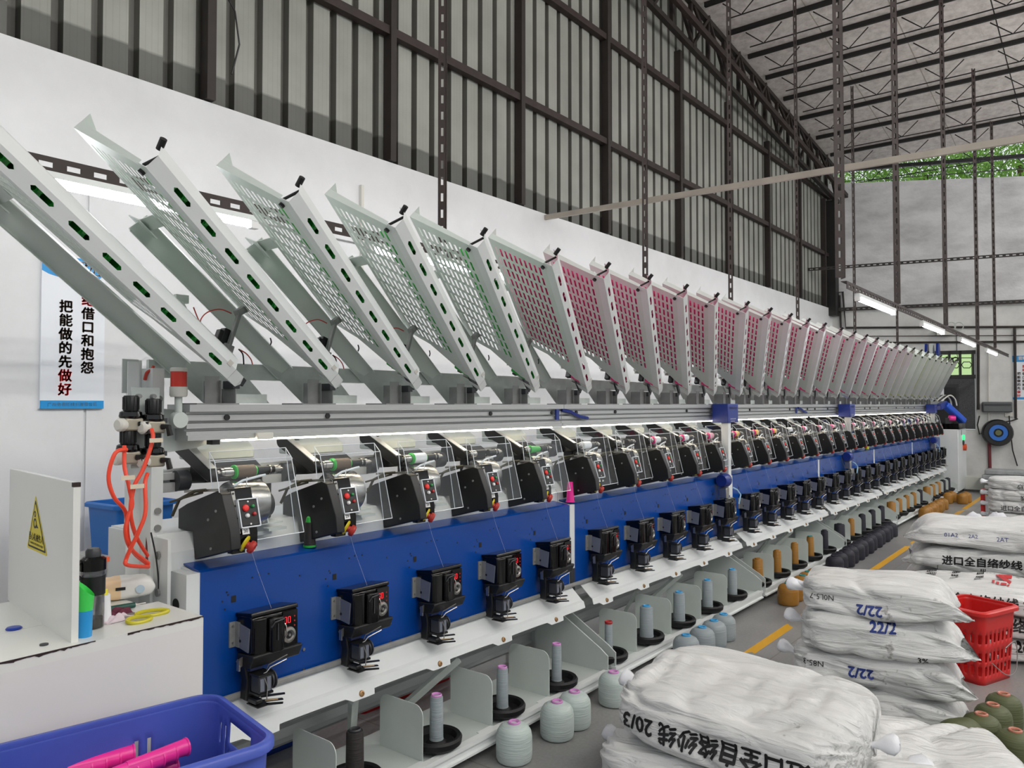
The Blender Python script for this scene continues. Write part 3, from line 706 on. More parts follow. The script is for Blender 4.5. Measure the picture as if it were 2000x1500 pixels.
# --- shelf for the feed packages
def shelf(s):
    a = SX+SL*s+.03; b = SX+SL*(s+1)-.03
    t = thing('feed_shelf', (a, 2.4, .05), '%s white feed shelf with upright divider plates near the floor' % ENDN[s], 'shelf', 'feed shelves along the machine'); o = t.location
    MB().prism([(2.262,.052),(2.262,.062),(2.274,.066),(2.274,.088),(2.265,.092),(2.265,.112),(2.30,.112),(2.30,.052)], 'x', a, b).build('front_beam', white, t, o, smooth=0)
    MB().box(a, b, 2.295, 2.70, .092, .100).build('shelf_deck', lgrey, t, o, smooth=0)
    for x in (a+.01, b-.014):
        MB().prism([(2.272,.10),(2.272,.19),(2.32,.225),(2.70,.44),(2.78,.44),(2.78,.06),(2.30,.06)], 'x', x-.004, x+.004).build('side_plate', lgrey, t, o, smooth=0)
    for x in (a+.08, b-.08):
        MB().box(x-.025, x+.025, 2.40, 2.45, 0, .092).build('shelf_foot', blackm, t, o, smooth=0)
    MB().bar((a+.62,2.47,.40),(a+.82,2.72,.12),.045,.02,(0,1,0)).build('brace', galv, t, o, smooth=0)
    MB().bar((a+1.25,2.47,.40),(a+1.05,2.72,.12),.045,.02,(0,1,0)).build('brace', galv, t, o, smooth=0)
    for k in range(4):
        x = HX(5*s+k)+(.295 if s == 0 else .22)
        prof = []
        y0, y1, z0, z1, r = 2.32, 2.585, .10, .33, .045
        for q in range(7): prof.append((y0+r-r*cos(q*pi/12), z1-r+r*sin(q*pi/12)))
        for q in range(7): prof.append((y1-r+r*sin(q*pi/12), z1-r+r*cos(q*pi/12)))
        prof += [(y1, z0), (y0, z0)]
        MB().prism(prof, 'x', x-.0015, x+.0015).build('divider', magwht, t, o, smooth=0)
        MB().box(x-.10, x, 2.27, 2.33, .1005, .103).build('divider_foot', white, t, o, smooth=0)
for s in range(NS): shelf(s)

# --- aluminium rail with the lamp strip
def rail(s):
    a = SX+.005+SL*s; b = a+SL-.004
    t = thing('carriage_rail', (a, 2.66, 1.47), '%s length of grooved aluminium rail under the tilted magazines' % ENDN[s], 'rail', 'aluminium rail lengths'); o = t.location
    P = [(2.60,1.600),(2.60,1.574),(2.625,1.574),(2.625,1.566),(2.62,1.562),(2.62,1.541),(2.645,1.539),(2.645,1.533),(2.62,1.531),(2.62,1.513),(2.64,1.510),(2.64,1.505),(2.622,1.502),
         (2.622,1.490),(2.612,1.488),(2.612,1.470),(2.70,1.470),(2.76,1.52),(2.76,1.600)]
    MB().prism(P, 'x', a, b).build('rail_profile', alu, t, o, smooth=0)
    la, lb = (a+.14 if s == 0 else a+.02), b-.10
    MB().box(la, lb, 2.615, 2.628, 1.463, 1.470).build('lamp_strip', ledm, t, o, smooth=0)
    mb = MB()
    for x in (a+.155, a+.62, b-.66, b-.10): mb.cyl((x,2.612,1.552),(x,2.622,1.552),.011,n=10)
    mb.build('rail_bolts', blackm, t, o)
    if s == 0:
        MB().box(a+.27, a+.34, 2.59, 2.615, 1.466, 1.492).build('strip_clip', offwht, t, o, bevel=.003)
        MB().box(a+.10, a+.13, 2.62, 2.66, 1.452, 1.470).build('end_stop', blackm, t, o, smooth=0)
for s in range(NS): rail(s)
for (x, l) in ((3.72, 'blue cable strap hanging out of the rail near the second lamp strip'), (8.0, 'blue cable strap hanging out of the far half of the rail')):
    mb = MB(); mb.box(x-.01, x+.02, 2.603, 2.612, 1.51, 1.572); mb.tube([(x+.06,2.612,1.568),(x+.14,2.606,1.555),(x+.24,2.604,1.525),(x+.34,2.612,1.515)], .011, 6)
    tag(mb.build('cable_strap', navy, org=(x, 2.61, 1.55)), l, 'cable')

# --- warning beacon on the rail end
o = Vector((1.403, 2.62, 1.545))
t = thing('signal_beacon', o, 'red signal lamp on a grey stalk at the near end of the rail', 'signal lamp')
MB().lathe([(0,-.018),(.028,-.018),(.030,-.012),(.030,.012),(.026,.018),(0,.018)], o, (0,1,0), 20).build('joint', lgrey, t, o)
MB().cyl(o+Vector((0,0,.02)), o+Vector((0,0,.085)), .013, n=14).build('stalk', lgrey, t, o)
MB().lathe([(0,.082),(.026,.082),(.030,.088),(.030,.118),(0,.118)], o, n=24).build('beacon_base', offwht, t, o)
MB().lathe([(0,.118),(.0275,.118),(.0275,.172),(0,.172)], o, n=24).build('lens', beacon, t, o)
MB().lathe([(0,.172),(.029,.172),(.029,.182),(.025,.186),(0,.186)], o, n=24).build('cap', offwht, t, o)
MB().bar(o, o+Vector((.05,.03,0)), .02, .02).build('arm', lgrey, t, o, smooth=0)

# --- air regulators with hoses
REG = [((1.222,2.59,1.535), 'air pressure regulator, upper left of the four beside the end post'), ((1.288,2.57,1.525), 'air pressure regulator, upper right of the four beside the end post'),
       ((1.214,2.59,1.425), 'air pressure regulator, lower left of the four beside the end post'), ((1.288,2.57,1.412), 'air pressure regulator, lower right of the four beside the end post')]
for p, l in REG:
    o = Vector(p); t = thing('air_regulator', o, l, 'regulator', 'air regulators on the end post')
    MB().box(o.x-.03,o.x+.03,o.y-.03,o.y+.025,o.z-.022,o.z+.02).build('regulator_body', mat('champagne_metal', (172, 166, 150), .4, metal=.4), t, o, bevel=.006)
    MB().lathe([(.034,.02),(.037,.026),(.034,.040),(.028,.044),(0,.044)], o, n=24).build('collar', blackg, t, o)
    k = MB(); k.lathe([(.022,.04),(.024,.045),(.024,.09),(.021,.095),(0,.095)], o, n=20)
    for q in range(12): k.box(-.0015,.0015,.0225,.0258,.048,.09, Matrix.Translation(o) @ Matrix.Rotation(q*pi/6, 4, 'Z'))
    k.build('knob', blackm, t, o)
    MB().lathe([(0,.0),(.020,.0),(.022,.006),(.022,.022),(.016,.028),(0,.028)], o+Vector((-.026,-.012,-.002)), (-1,-.25,0), 20).build('gauge', offwht, t, o)
    e = MB(); e.tube([o+Vector((.015,-.028,0)), o+Vector((.03,-.045,0)), o+Vector((.036,-.047,-.03))], .010, 8); e.build('elbow_fitting', blackm, t, o)
    MB().box(o.x+.02,o.x+.05,o.y+.0,o.y+.06,o.z+.012,o.z+.028).build('mount_bracket', charc, t, o, smooth=0)
def hosepts(pp): return [onY(x, y, Y) for x, y, Y in pp]
def spline(pts, k=6):
    out = []; P = [pts[0]]+list(pts)+[pts[-1]]
    for i in range(1, len(P)-2):
        for j in range(k):
            u = j/k; a, b, c, d = P[i-1], P[i], P[i+1], P[i+2]
            out.append(.5*((2*b)+(c-a)*u+(2*a-5*b+4*c-d)*u*u+(3*b-a-3*c+d)*u**3))
    return out+[pts[-1]]
HS = [([(247,878,2.52),(225,885,2.5),(212,930,2.5),(222,970,2.5),(245,1000,2.53),(250,1050,2.56),(262,1080,2.58),(290,1103,2.6)], 'orange air hose looping furthest left below the regulators'),
      ([(243,870,2.53),(243,910,2.52),(252,950,2.5),(258,985,2.5),(250,1010,2.5),(245,1040,2.5),(256,1072,2.52),(290,1100,2.6)], 'orange air hose falling straight below the left regulators'),
      ([(296,838,2.52),(298,860,2.5),(280,915,2.5),(262,950,2.5),(255,1000,2.5),(265,1045,2.53),(288,1085,2.6)], 'orange air hose curving from the upper right regulator'),
      ([(288,925,2.52),(283,945,2.5),(284,1000,2.48),(270,1040,2.48),(247,1090,2.5),(250,1104,2.5),(290,1107,2.6)], 'orange air hose crossing in front and turning along the bottom')]
for pp, l in HS:
    q = spline(hosepts(pp)); tag(MB().tube(q, .0064, 10).build('air_hose', hose, org=q[0]), l, 'hose', 'orange air hoses at the end post')
q = spline(hosepts([(296,935,2.74),(295,1000,2.74),(290,1060,2.73),(290,1110,2.72)])); tag(MB().tube(q, .010, 8).build('air_hose', mat('dark_wine_hose', (104, 50, 54), .5), org=q[0]), 'dark wine red hose running down the end post', 'hose')
q = spline(hosepts([(295,1040,2.66),(305,1090,2.66),(310,1140,2.66),(309,1165,2.66)])); tag(MB().tube(q, .003, 5).build('cable', wire, org=q[0]), 'thin black cable hanging down the front of the end post', 'cable')
q = spline(hosepts([(283,742,2.74),(287,728,2.73),(296,722,2.72),(300,715,2.72)])); tag(MB().tube(q, .006, 6).build('cable', hosered, org=q[0]), 'dark red cable curling out of the top of the end post', 'cable')
for (x, y, a, b, l) in ((250,933,-.035,.006,'cream paper tag on the left hoses'), (268,950,-.02,.012,'cream paper tag around two hoses'), (305,860,-.02,.004,'cream paper tag on the hose of the upper right regulator')):
    p = onY(x, y, 2.475); tag(MB().box(p.x-.022,p.x+.022,p.y-.001,p.y+.001,p.z-.007,p.z+.007).build('paper_tag', mat('cream_paper', (214, 202, 180), .7), org=p, smooth=0), l, 'tag')
# ================================================================== winding heads
def head_proto():
    o = Vector((XB, 2.75, 1.135)); x = XB
    t = thing('winding_head', o, 'x', 'winding head', 'winding heads of the machine')
    mb = MB(); mb.prism([(2.64,1.037),(2.405,1.098),(2.412,1.16),(2.468,1.285),(2.50,1.295),(2.70,1.235),(2.76,1.21),(2.76,1.138),(2.66,1.138)], 'x', x-.095, x-.055)
    mb.build('side_housing', blackm, t, o, bevel=.003)
    mb = MB()
    for (y, z) in ((2.55,1.19),(2.50,1.225),(2.53,1.09)): mb.cyl((x-.099,y,z),(x-.094,y,z),.005,n=8)
    mb.build('housing_screws', dgalv, t, o)
    mb = MB(); mb.prism([(2.52,1.07),(2.445,1.09),(2.445,1.145),(2.49,1.30),(2.53,1.30)], 'x', x-.055, x+.036); mb.build('control_box', blackg, t, o, bevel=.003)
    # button panel on the sloping front
    fo = Vector((x-.002, 2.4535, 1.213)); fu = Vector((0,.04,.14)).normalized(); fn = Vector((0,-.14,.04)).normalized(); F = frame(fo, (1,0,0), fu, fn)
    bp_ = MB().box(-.036,.036,-.050,.046,.0,.012, F).build('button_panel', blackm, t, o, bevel=.004)
    MB().box(-.040,.040,-.054,-.050,0,.014, F).box(-.040,.040,.046,.050,0,.014, F).box(-.040,-.036,-.054,.05,0,.014, F).box(.036,.040,-.054,.05,0,.014, F).build('panel_rim', acryle, t, o, smooth=0)
    for (nm, px, py, r, m) in (('stop_button', -.013,.016,.0125,red), ('start_button', .016,.020,.0065,grn), ('white_button', -.010,-.012,.008,wbut), ('reset_button', .018,-.008,.0072,dred)):
        MB().lathe([(r,.012),(r,.017),(r*.75,.020),(0,.021)], fo+fn*.0+fu*py+Vector((px,0,0)), fn, 16).build(nm, m, bp_, o)
    mb = MB()
    for py in (.038, -.042): mb.cyl(fo+fu*py+fn*.011, fo+fu*py+fn*.014, .0035, n=8)
    mb.build('panel_screws', wbut, bp_, o)
    # hinge strip of the cover
    h0 = Vector((x-.048, 2.476, 1.292)); h1 = Vector((x-.044, 2.440, 1.145)); hd = (h1-h0).normalized()
    mb = MB(); mb.bar(h0, h1, .014, .003, fn); mb.build('hinge_strip', steel2, t, o, smooth=0)
    mb = MB()
    for k in range(4): p = h0.lerp(h1, .06+.293*k); mb.cyl(p+fn*.0, p+fn*.004, .0038, n=8)
    mb.build('hinge_screws', ink, t, o)
    # number plate
    MB().box(-.014,.014,-.011,.011,0,.002, frame((x-.018,2.4385,1.151), (1,0,0), fu, fn)).build('number_plate', wbut, t, o, smooth=0)
    # emergency stop
    eo = Vector((x-.012, 2.455, 1.106)); ed = Vector((.55,-.65,-.45)).normalized()
    MB().box(x-.05,x+.0,2.468,2.50,1.07,1.115).build('stop_bracket', blackm, t, o, smooth=0)
    e = MB().lathe([(0,0),(.030,0),(.030,.006),(.022,.010),(0,.010)], eo, ed, 22).build('emergency_stop', yell, t, o)
    MB().lathe([(.013,.008),(.013,.02),(.022,.022),(.0235,.032),(.019,.040),(.009,.042),(.008,.038),(0,.038)], eo, ed, 22).build('mushroom_button', estopr, e, o)
    # drum
    MB().lathe([(.0,-.005),(.07,-.005),(.083,0),(.0855,.01),(.0855,.125),(.082,.131),(.062,.131),(.058,.124),(0,.124)], (x-.005, 2.575, 1.232), (1,0,0), 40).build('winding_drum', steel, t, o)
    MB().lathe([(0,.131),(.03,.131),(.03,.145),(0,.145)], (x-.005, 2.575, 1.232), (1,0,0), 20).build('drum_hub', charc, t, o)
    mb = MB(); mb.prism([(2.60,1.138),(2.55,1.15),(2.60,1.30),(2.66,1.27),(2.76,1.16),(2.76,1.138)], 'x', x+.148, x+.153); mb.box(x+.10,x+.25,2.60,2.76,1.136,1.142)
    mb.build('drum_bracket', lgrey, t, o, smooth=0)
    MB().cyl((x+.155,2.70,1.20),(x+.25,2.70,1.20),.048,n=20).build('drum_motor', blackm, t, o)
    MB().box(x+.135, x+.285, 2.725, 2.80, 1.136, 1.335).build('drive_box', blackm, t, o, bevel=.008)
    # thread guide over the drum
    mb = MB(); mb.tube([(x-.02,2.515,1.306),(x+.02,2.52,1.322),(x+.10,2.535,1.332),(x+.128,2.54,1.334)], .005, 6); mb.tube([(x+.022,2.50,1.30),(x+.022,2.495,1.335)], .002, 5)
    mb.build('thread_guide', acryle, t, o)
    # spindle and cradle arm
    sp = lambda a: (x+a, 2.588, 1.349)
    mb = MB(); mb.lathe([(.010,-.06),(.010,-.03),(.017,-.03),(.017,-.018),(.019,-.018),(.019,.01),(.017,.012),(.017,.02),(0,.02)], sp(0), (1,0,0), 20); mb.build('chuck', steel, t, o)
    MB().cyl(sp(.122), sp(.195), .016, n=18).build('spindle', blackm, t, o)
    MB().lathe([(.0165,.172),(.0185,.172),(.0185,.178),(.0165,.178)], sp(0), (1,0,0), 18).build('spindle_ring', steel, t, o)
    MB().lathe([(.015,.195),(.015,.21),(.008,.214),(.010,.225),(.004,.238),(0,.240)], sp(0), (1,0,0), 18).build('spindle_tip', steel2, t, o)
    ar = MB(); prof = []
    a0 = Vector((2.582,1.345)); a1 = Vector((2.80,1.445)); d = (a1-a0).normalized(); n_ = Vector((-d.y, d.x)); r = .024
    for q in range(9): an = pi/2+q*pi/8; v = a0+d*(r*cos(an))+n_*(r*sin(an)); prof.append((v.x, v.y))
    for q in range(9): an = -pi/2+q*pi/8; v = a1+d*(r*1.2*cos(an))+n_*(r*1.2*sin(an)); prof.append((v.x, v.y))
    ar.prism(prof, 'x', x-.082, x-.052); ar.build('cradle_arm', blackm, t, o, bevel=.004)
    a3 = MB(); v0 = Vector((x-.08, a0.x-.0, a0.y))+Vector((0,n_.x,n_.y))*.026; v1 = Vector((x-.08, a1.x, a1.y))+Vector((0,n_.x,n_.y))*.030
    a3.bar(v0+Vector((.012,0,0)), v1+Vector((.012,0,0)), .030, .003, (0, n_.x, n_.y)); a3.build('arm_cap', alu, t, o, smooth=0)
    MB().box(x-.055,x+.02,2.79,2.83,1.40,1.45).build('arm_pivot', blackm, t, o, bevel=.01)
    MB().prism([(2.76,1.385),(2.76,1.425),(2.80,1.45),(2.90,1.45),(2.90,1.385)], 'x', x-.02, x+.225).build('rear_casing', lgrey, t, o, bevel=.006)
    MB().prism([(2.66,1.31),(2.655,1.36),(2.70,1.385),(2.76,1.38),(2.78,1.30)], 'x', x-.05, x+.19).build('traverse_cover', blackm, t, o, bevel=.006)
    mb = MB(); mb.box(x-.22,x-.12,2.72,2.76,1.28,1.315); mb.box(x-.22,x-.12,2.725,2.75,1.325,1.35); mb.build('slide_block', alu, t, o, smooth=0)
    mb = MB(); mb.cyl((x-.13,2.72,1.32),(x-.085,2.72,1.32),.038,n=18); mb.build('slide_motor', charc, t, o)
    mb = MB(); mb.tube([(x-.10,2.56,1.295),(x-.12,2.60,1.29),(x-.15,2.65,1.26),(x-.16,2.68,1.20)], .006, 6); mb.tube([(x-.10,2.58,1.285),(x-.14,2.62,1.27),(x-.17,2.68,1.25)], .004, 6); mb.build('wiring', mat('dark_olive_cable', (58, 56, 40), .5), t, o)
    mb = MB(); mb.bar((x-.06,2.50,1.297),(x-.12,2.66,1.285),.02,.008); mb.build('yarn_lever', steel2, t, o, smooth=0)
    mb = MB(); mb.box(x+.16,x+.24,2.56,2.60,1.115,1.125); mb.box(x+.05,x+.20,2.60,2.64,1.098,1.112); mb.build('cover_stop', lgrey, t, o, smooth=0)
    # clear cover: front, two sides, top
    L0, L1 = x-.09, x+.243
    f0 = Vector((0,2.445,1.112)); f1 = Vector((0,2.512,1.396)); b1 = Vector((0,2.548,1.431)); b0 = Vector((0,2.500,1.100)); bm_ = Vector((0,2.525,1.30))
    P = lambda X, v: Vector((X-.006*(v.z-1.25)/.15, v.y+ (.018 if X > x else 0), v.z))
    cv = MB()
    A = [P(L0,f0),P(L0,f1),P(L0,b1),P(L0,bm_+Vector((0,.01,0)))]; B = [P(L1,f0),P(L1,f1),P(L1,b1),P(L1,b0)]
    cv.add([A[0],B[0],B[1],A[1]],[(0,1,2,3)]); cv.add([A[1],B[1],B[2],A[2]],[(0,1,2,3)]); cv.add(A,[(0,1,2,3)]); cv.add(B,[(0,1,2,3)]); cv.add([A[0],B[0],B[3],P(L0,b0)],[(0,1,2,3)])
    c = cv.build('clear_cover', acryl, t, o, smooth=0)
    ed_ = MB(); r = .0017
    for a, b in ((A[0],A[1]),(A[1],A[2]),(A[2],A[3]),(B[0],B[1]),(B[1],B[2]),(B[2],B[3]),(A[0],B[0]),(A[1],B[1]),(A[2],B[2]),(B[0],B[3])): ed_.cyl(a, b, r, n=5)
    ed_.build('cover_edges', acryle, t, o)
    return t
H0 = head_proto(); HEADS = [H0]
for k in range(1, N):
    h = dup(H0); h.location.x += HX(k)-XB; HEADS.append(h)
fu = Vector((0,.04,.14)).normalized(); fn = Vector((0,-.14,.04)).normalized()
BOB = {0:('brown','g'),1:('brown','g'),2:('white','g'),4:('tube','g'),5:('white',None),7:('white','p'),8:('white','p'),9:('pink','p'),10:('orange','p'),11:('orange','p'),12:('orange','p'),
       13:('white',None),14:('white','p'),15:('white','p'),16:('pink','p'),17:('white','p'),18:('white','p'),19:('white','p'),20:('white','p'),21:('white',None),22:('pink','p'),23:('white',None),24:('white','p'),25:('white',None),26:('pink','p'),27:('white',None),28:('white',None),29:('white',None)}
bcol = {'brown':('brown',brownth),'white':('white',whiteth),'pink':('pink',mat('pale_pink_thread',(236,170,190),.5)),'orange':('yellow orange',orangeth),'tube':('bare green',limeg)}
bmesh_cache = {}
for k, h in enumerate(HEADS):
    what = 'clear cover over %s bobbin' % bcol[BOB[k][0]][0] if k in BOB else 'no bobbin under its cover'
    extra = {0: ', tagged 30', 1: ', tagged 29'}.get(k, '')
    h['label'] = 'winding head %s, %s%s' % (nth(k), what, extra)
    npl = [c for c in h.children if c.name.startswith('number_plate')][0]
    vs, fs = text_geo(str(30-k), .017, .03)
    M = frame((XB-.018,2.4362,1.1516), (1,0,0), fu, fn)
    MB().add(vs, fs, M).build('number', ink, npl, (XB,2.75,1.135), smooth=0)
    if k in BOB:
        kind, fl = BOB[k]; key = (kind, fl)
        x = HX(k)
        l = '%s yarn bobbin on the winding head %s' % (bcol[kind][0], nth(k)) if kind != 'tube' else 'bare green tube on the winding head %s' % nth(k)
        t = thing('yarn_bobbin', (x+.02, 2.588, 1.349), l, 'bobbin', 'bobbins on the winding heads'); o = t.location
        R = .024 if kind != 'tube' else .021
        if kind == 'tube': prof = [(0,0),(.024,0),(.024,.004),(.020,.008),(.017,.09),(.012,.10),(0,.102)]
        else: prof = [(0,.008),(R,.008),(R,.088),(0,.088)]
        MB().lathe(prof, o, (1,0,0), 22).build('yarn_package', bcol[kind][1], t, o)
        if fl and kind != 'tube':
            fm_ = limeg if fl == 'g' else pinkt
            mb = MB(); mb.lathe([(0,0),(.021,0),(.0265,.004),(.0265,.010),(0,.010)], o, (1,0,0), 22); mb.build('tube_rim', fm_, t, o)
            mb = MB(); mb.lathe([(0,.088),(.022,.088),(.018,.098),(.008,.104),(0,.104)], o, (1,0,0), 22); mb.build('tube_nose', fm_, t, o)

# ================================================================== yarn tension boxes on the blue panels
def tension_proto():
    x = XB; o = Vector((x, 2.53, .70))
    t = thing('yarn_tension_box', o, 'x', 'tension box', 'yarn tension boxes on the blue panels')
    MB().prism([(2.526,.705),(2.4320,.705),(2.4250,.72),(2.4250,.835),(2.4400,.850),(2.526,.842)], 'x', x+.004, x+.196).build('box_body', blackg, t, o, bevel=.006)
    MB().prism([(2.53,.845),(2.4300,.858),(2.4250,.85),(2.4250,.842),(2.53,.832)], 'x', x+.002, x+.198).build('box_lid', blackg, t, o, bevel=.003)
    MB().prism([(2.522,.728),(2.446,.716),(2.438,.800),(2.522,.814)], 'x', x+.000, x+.006).build('side_plate', slate, t, o, smooth=0)
    MB().cyl((x-.001,2.495,.75),(x+.001,2.495,.75),.006,n=10).cyl((x-.001,2.505,.76),(x+.001,2.505,.76),.006,n=10).build('side_holes', ink, t, o)
    mb = MB(); mb.box(x-.024,x+.004,2.524,2.530,.725,.815); mb.box(x-.002,x+.004,2.50,2.53,.725,.815); mb.build('mount_flange', dgalv, t, o, smooth=0)
    MB().cyl((x-.012,2.521,.80),(x-.012,2.525,.80),.004,n=8).cyl((x-.012,2.521,.74),(x-.012,2.525,.74),.004,n=8).build('flange_screws', steel2, t, o)
    # rounded corner and bulging doors
    MB().prism([(x+.003,2.4400),(x+.008,2.4250),(x+.022,2.4160),(x+.056,2.4130),(x+.060,2.4190),(x+.060,2.4400)], 'z', .704, .836).build('corner_cover', blackg, t, o, bevel=.005)
    MB().prism([(x+.063,2.4350),(x+.064,2.4130),(x+.072,2.4010),(x+.112,2.3950),(x+.126,2.4030),(x+.128,2.4350)], 'z', .706, .832).build('front_door', blackg, t, o, bevel=.008)
    mb = MB(); mb.tube([(x+.066,2.4000,.80),(x+.076,2.3930,.818),(x+.11,2.3890,.824),(x+.122,2.3970,.815)], .003, 5); mb.box(x+.088,x+.092,2.3935,2.3970,.75,.81); mb.build('door_handle', charc, t, o)
    MB().box(x+.128,x+.192,2.4210,2.4270,.712,.838).build('display_window', blackg, t, o, smooth=0)
    F = frame((x+.148, 2.4205, .806), (1,0,0), (0,0,1), (0,-1,0))
    def seg(mb, cx, s=.0085):
        for (a,b,c,d) in ((-s*.6,s*.6,s*1.4,s*1.6),(-s*.6,s*.6,-s*1.6,-s*1.4),(-s*.75,-s*.5,-s*1.4,s*1.4),(s*.5,s*.75,-s*1.4,s*1.4)): mb.box(cx+a,cx+b,c,d,0,.0006,F)
    mb = MB(); seg(mb,-.009,.0075); seg(mb,.007,.0075); mb.build('digit_display', digits, t, o, smooth=0)
    mb = MB()
    for dz in (.815,.798,.781): mb.cyl((x+.178,2.4210,dz),(x+.178,2.4190,dz),.0032,n=8)
    mb.build('indicator_lamps', dred, t, o)
    d = MB().lathe([(.013,0),(.027,0),(.030,.004),(.028,.010),(.019,.012),(.015,.006),(.006,.006),(.005,.012),(0,.012)], (x+.150,2.4210,.752), (.05,-1,0), 24).build('tension_dial', steel2, t, o)
    MB().lathe([(.014,.007),(.007,.007),(0,.007)], (x+.150,2.4210,.752), (.05,-1,0), 16).build('dial_face', charc, d, o)
    MB().tube([(x+.128,2.4100,.80),(x+.130,2.4030,.79),(x+.131,2.4010,.76),(x+.124,2.4050,.745)], .0025, 5).build('yarn_wire', steel2, t, o)
    MB().prism([(2.51,.705),(2.4100,.712),(2.4050,.705),(2.4250,.665),(2.51,.655)], 'x', x-.004, x+.204).build('bottom_hood', blackm, t, o, bevel=.004)
    mb = MB(); mb.bar((x-.022,2.475,.675),(x+.02,2.47,.693),.030,.003,(0,-1,0)); mb.box(x-.026,x-.020,2.46,2.475,.655,.695); mb.build('brake_lever', steel2, t, o, smooth=0)
    MB().prism([(x-.002,.665),(x+.075,.665),(x+.05,.60),(x+.04,.54),(x+.006,.54),(x+.010,.61)], 'y', 2.462, 2.505).build('lower_arm', blackm, t, o, bevel=.005)
    MB().box(x+.012,x+.04,2.41,2.50,.535,.555).build('arm_foot', blackm, t, o, bevel=.006)
    MB().prism([(2.398,.568),(2.460,.568),(2.460,.642),(2.398,.642),(2.398,.634),(2.452,.634),(2.452,.576),(2.398,.576)], 'x', x+.014, x+.074).build('solenoid_frame', blackm, t, o, smooth=0)
    s = MB().box(x+.016,x+.070,2.400,2.450,.576,.634).build('solenoid', charc, t, o, bevel=.003)
    mb = MB(); mb.box(x+.020,x+.036,2.396,2.400,.584,.628); mb.box(x+.047,x+.062,2.396,2.400,.580,.630); mb.build('solenoid_plate', slate, s, o, smooth=0)
    mb = MB(); mb.lathe([(0,0),(.034,0),(.034,.004),(.027,.006),(.027,.012),(.034,.014),(.034,.018),(0,.018)], (x+.074,2.432,.606), (1,0,0), 22); mb.build('yarn_pulley', charc, t, o)
    mb = MB(); mb.tube([(x+.03,2.42,.634),(x+.05,2.405,.645),(x+.062,2.40,.66),(x+.12,2.385,.678)], .0022, 5); mb.tube([(x+.07,2.44,.634),(x+.075,2.43,.66),(x+.14,2.41,.684)], .0022, 5); mb.tube([(x+.035,2.395,.63),(x+.045,2.392,.60),(x+.045,2.395,.55)], .0022, 5); mb.build('guide_wires', steel2, t, o)
    MB().prism([(x+.0,.0),(x+.05,.0),(x+.05,.02),(x+.0,.02)], 'y', 2.43, 2.45, Matrix.Translation((0,0,.655))).build('sensor', mat('dark_navy_plastic', (14, 24, 60), .4), t, o, smooth=0)
    mb = MB(); z0, z1 = .528, .532
    mb.box(x+.012,x+.06,2.40,2.47,z0,z1); mb.prism([(x+.045,2.405),(x+.095,2.37),(x+.102,2.378),(x+.06,2.415)], 'z', z0, z1); mb.prism([(x+.055,2.44),(x+.118,2.40),(x+.122,2.412),(x+.065,2.455)], 'z', z0, z1)
    mb.prism([(x+.05,2.44),(x+.125,2.40),(x+.13,2.41),(x+.06,2.455)], 'z', z0+.018, z1+.018); mb.build('yarn_fork', blackm, t, o, smooth=0)
    MB().prism([(x+.055,2.42),(x+.092,2.395),(x+.096,2.402),(x+.06,2.428)], 'z', .5375, .5395).build('fork_insert', mat('tan_strip', (190,160,120),.5), t, o, smooth=0)
    MB().tube([(x+.098,2.45,.855),(x+.06,2.485,1.0),(x+.03,2.492,1.10)], .00028, 4).build('yarn', whiteth, t, o)
    return t
T0 = tension_proto(); TENS = [T0]
for k in range(1, N):
    h = dup(T0); h.location.x += HX(k)-XB; TENS.append(h)
for k, h in enumerate(TENS):
    h['label'] = 'black yarn tension box %s, on the blue front panel' % nth(k)
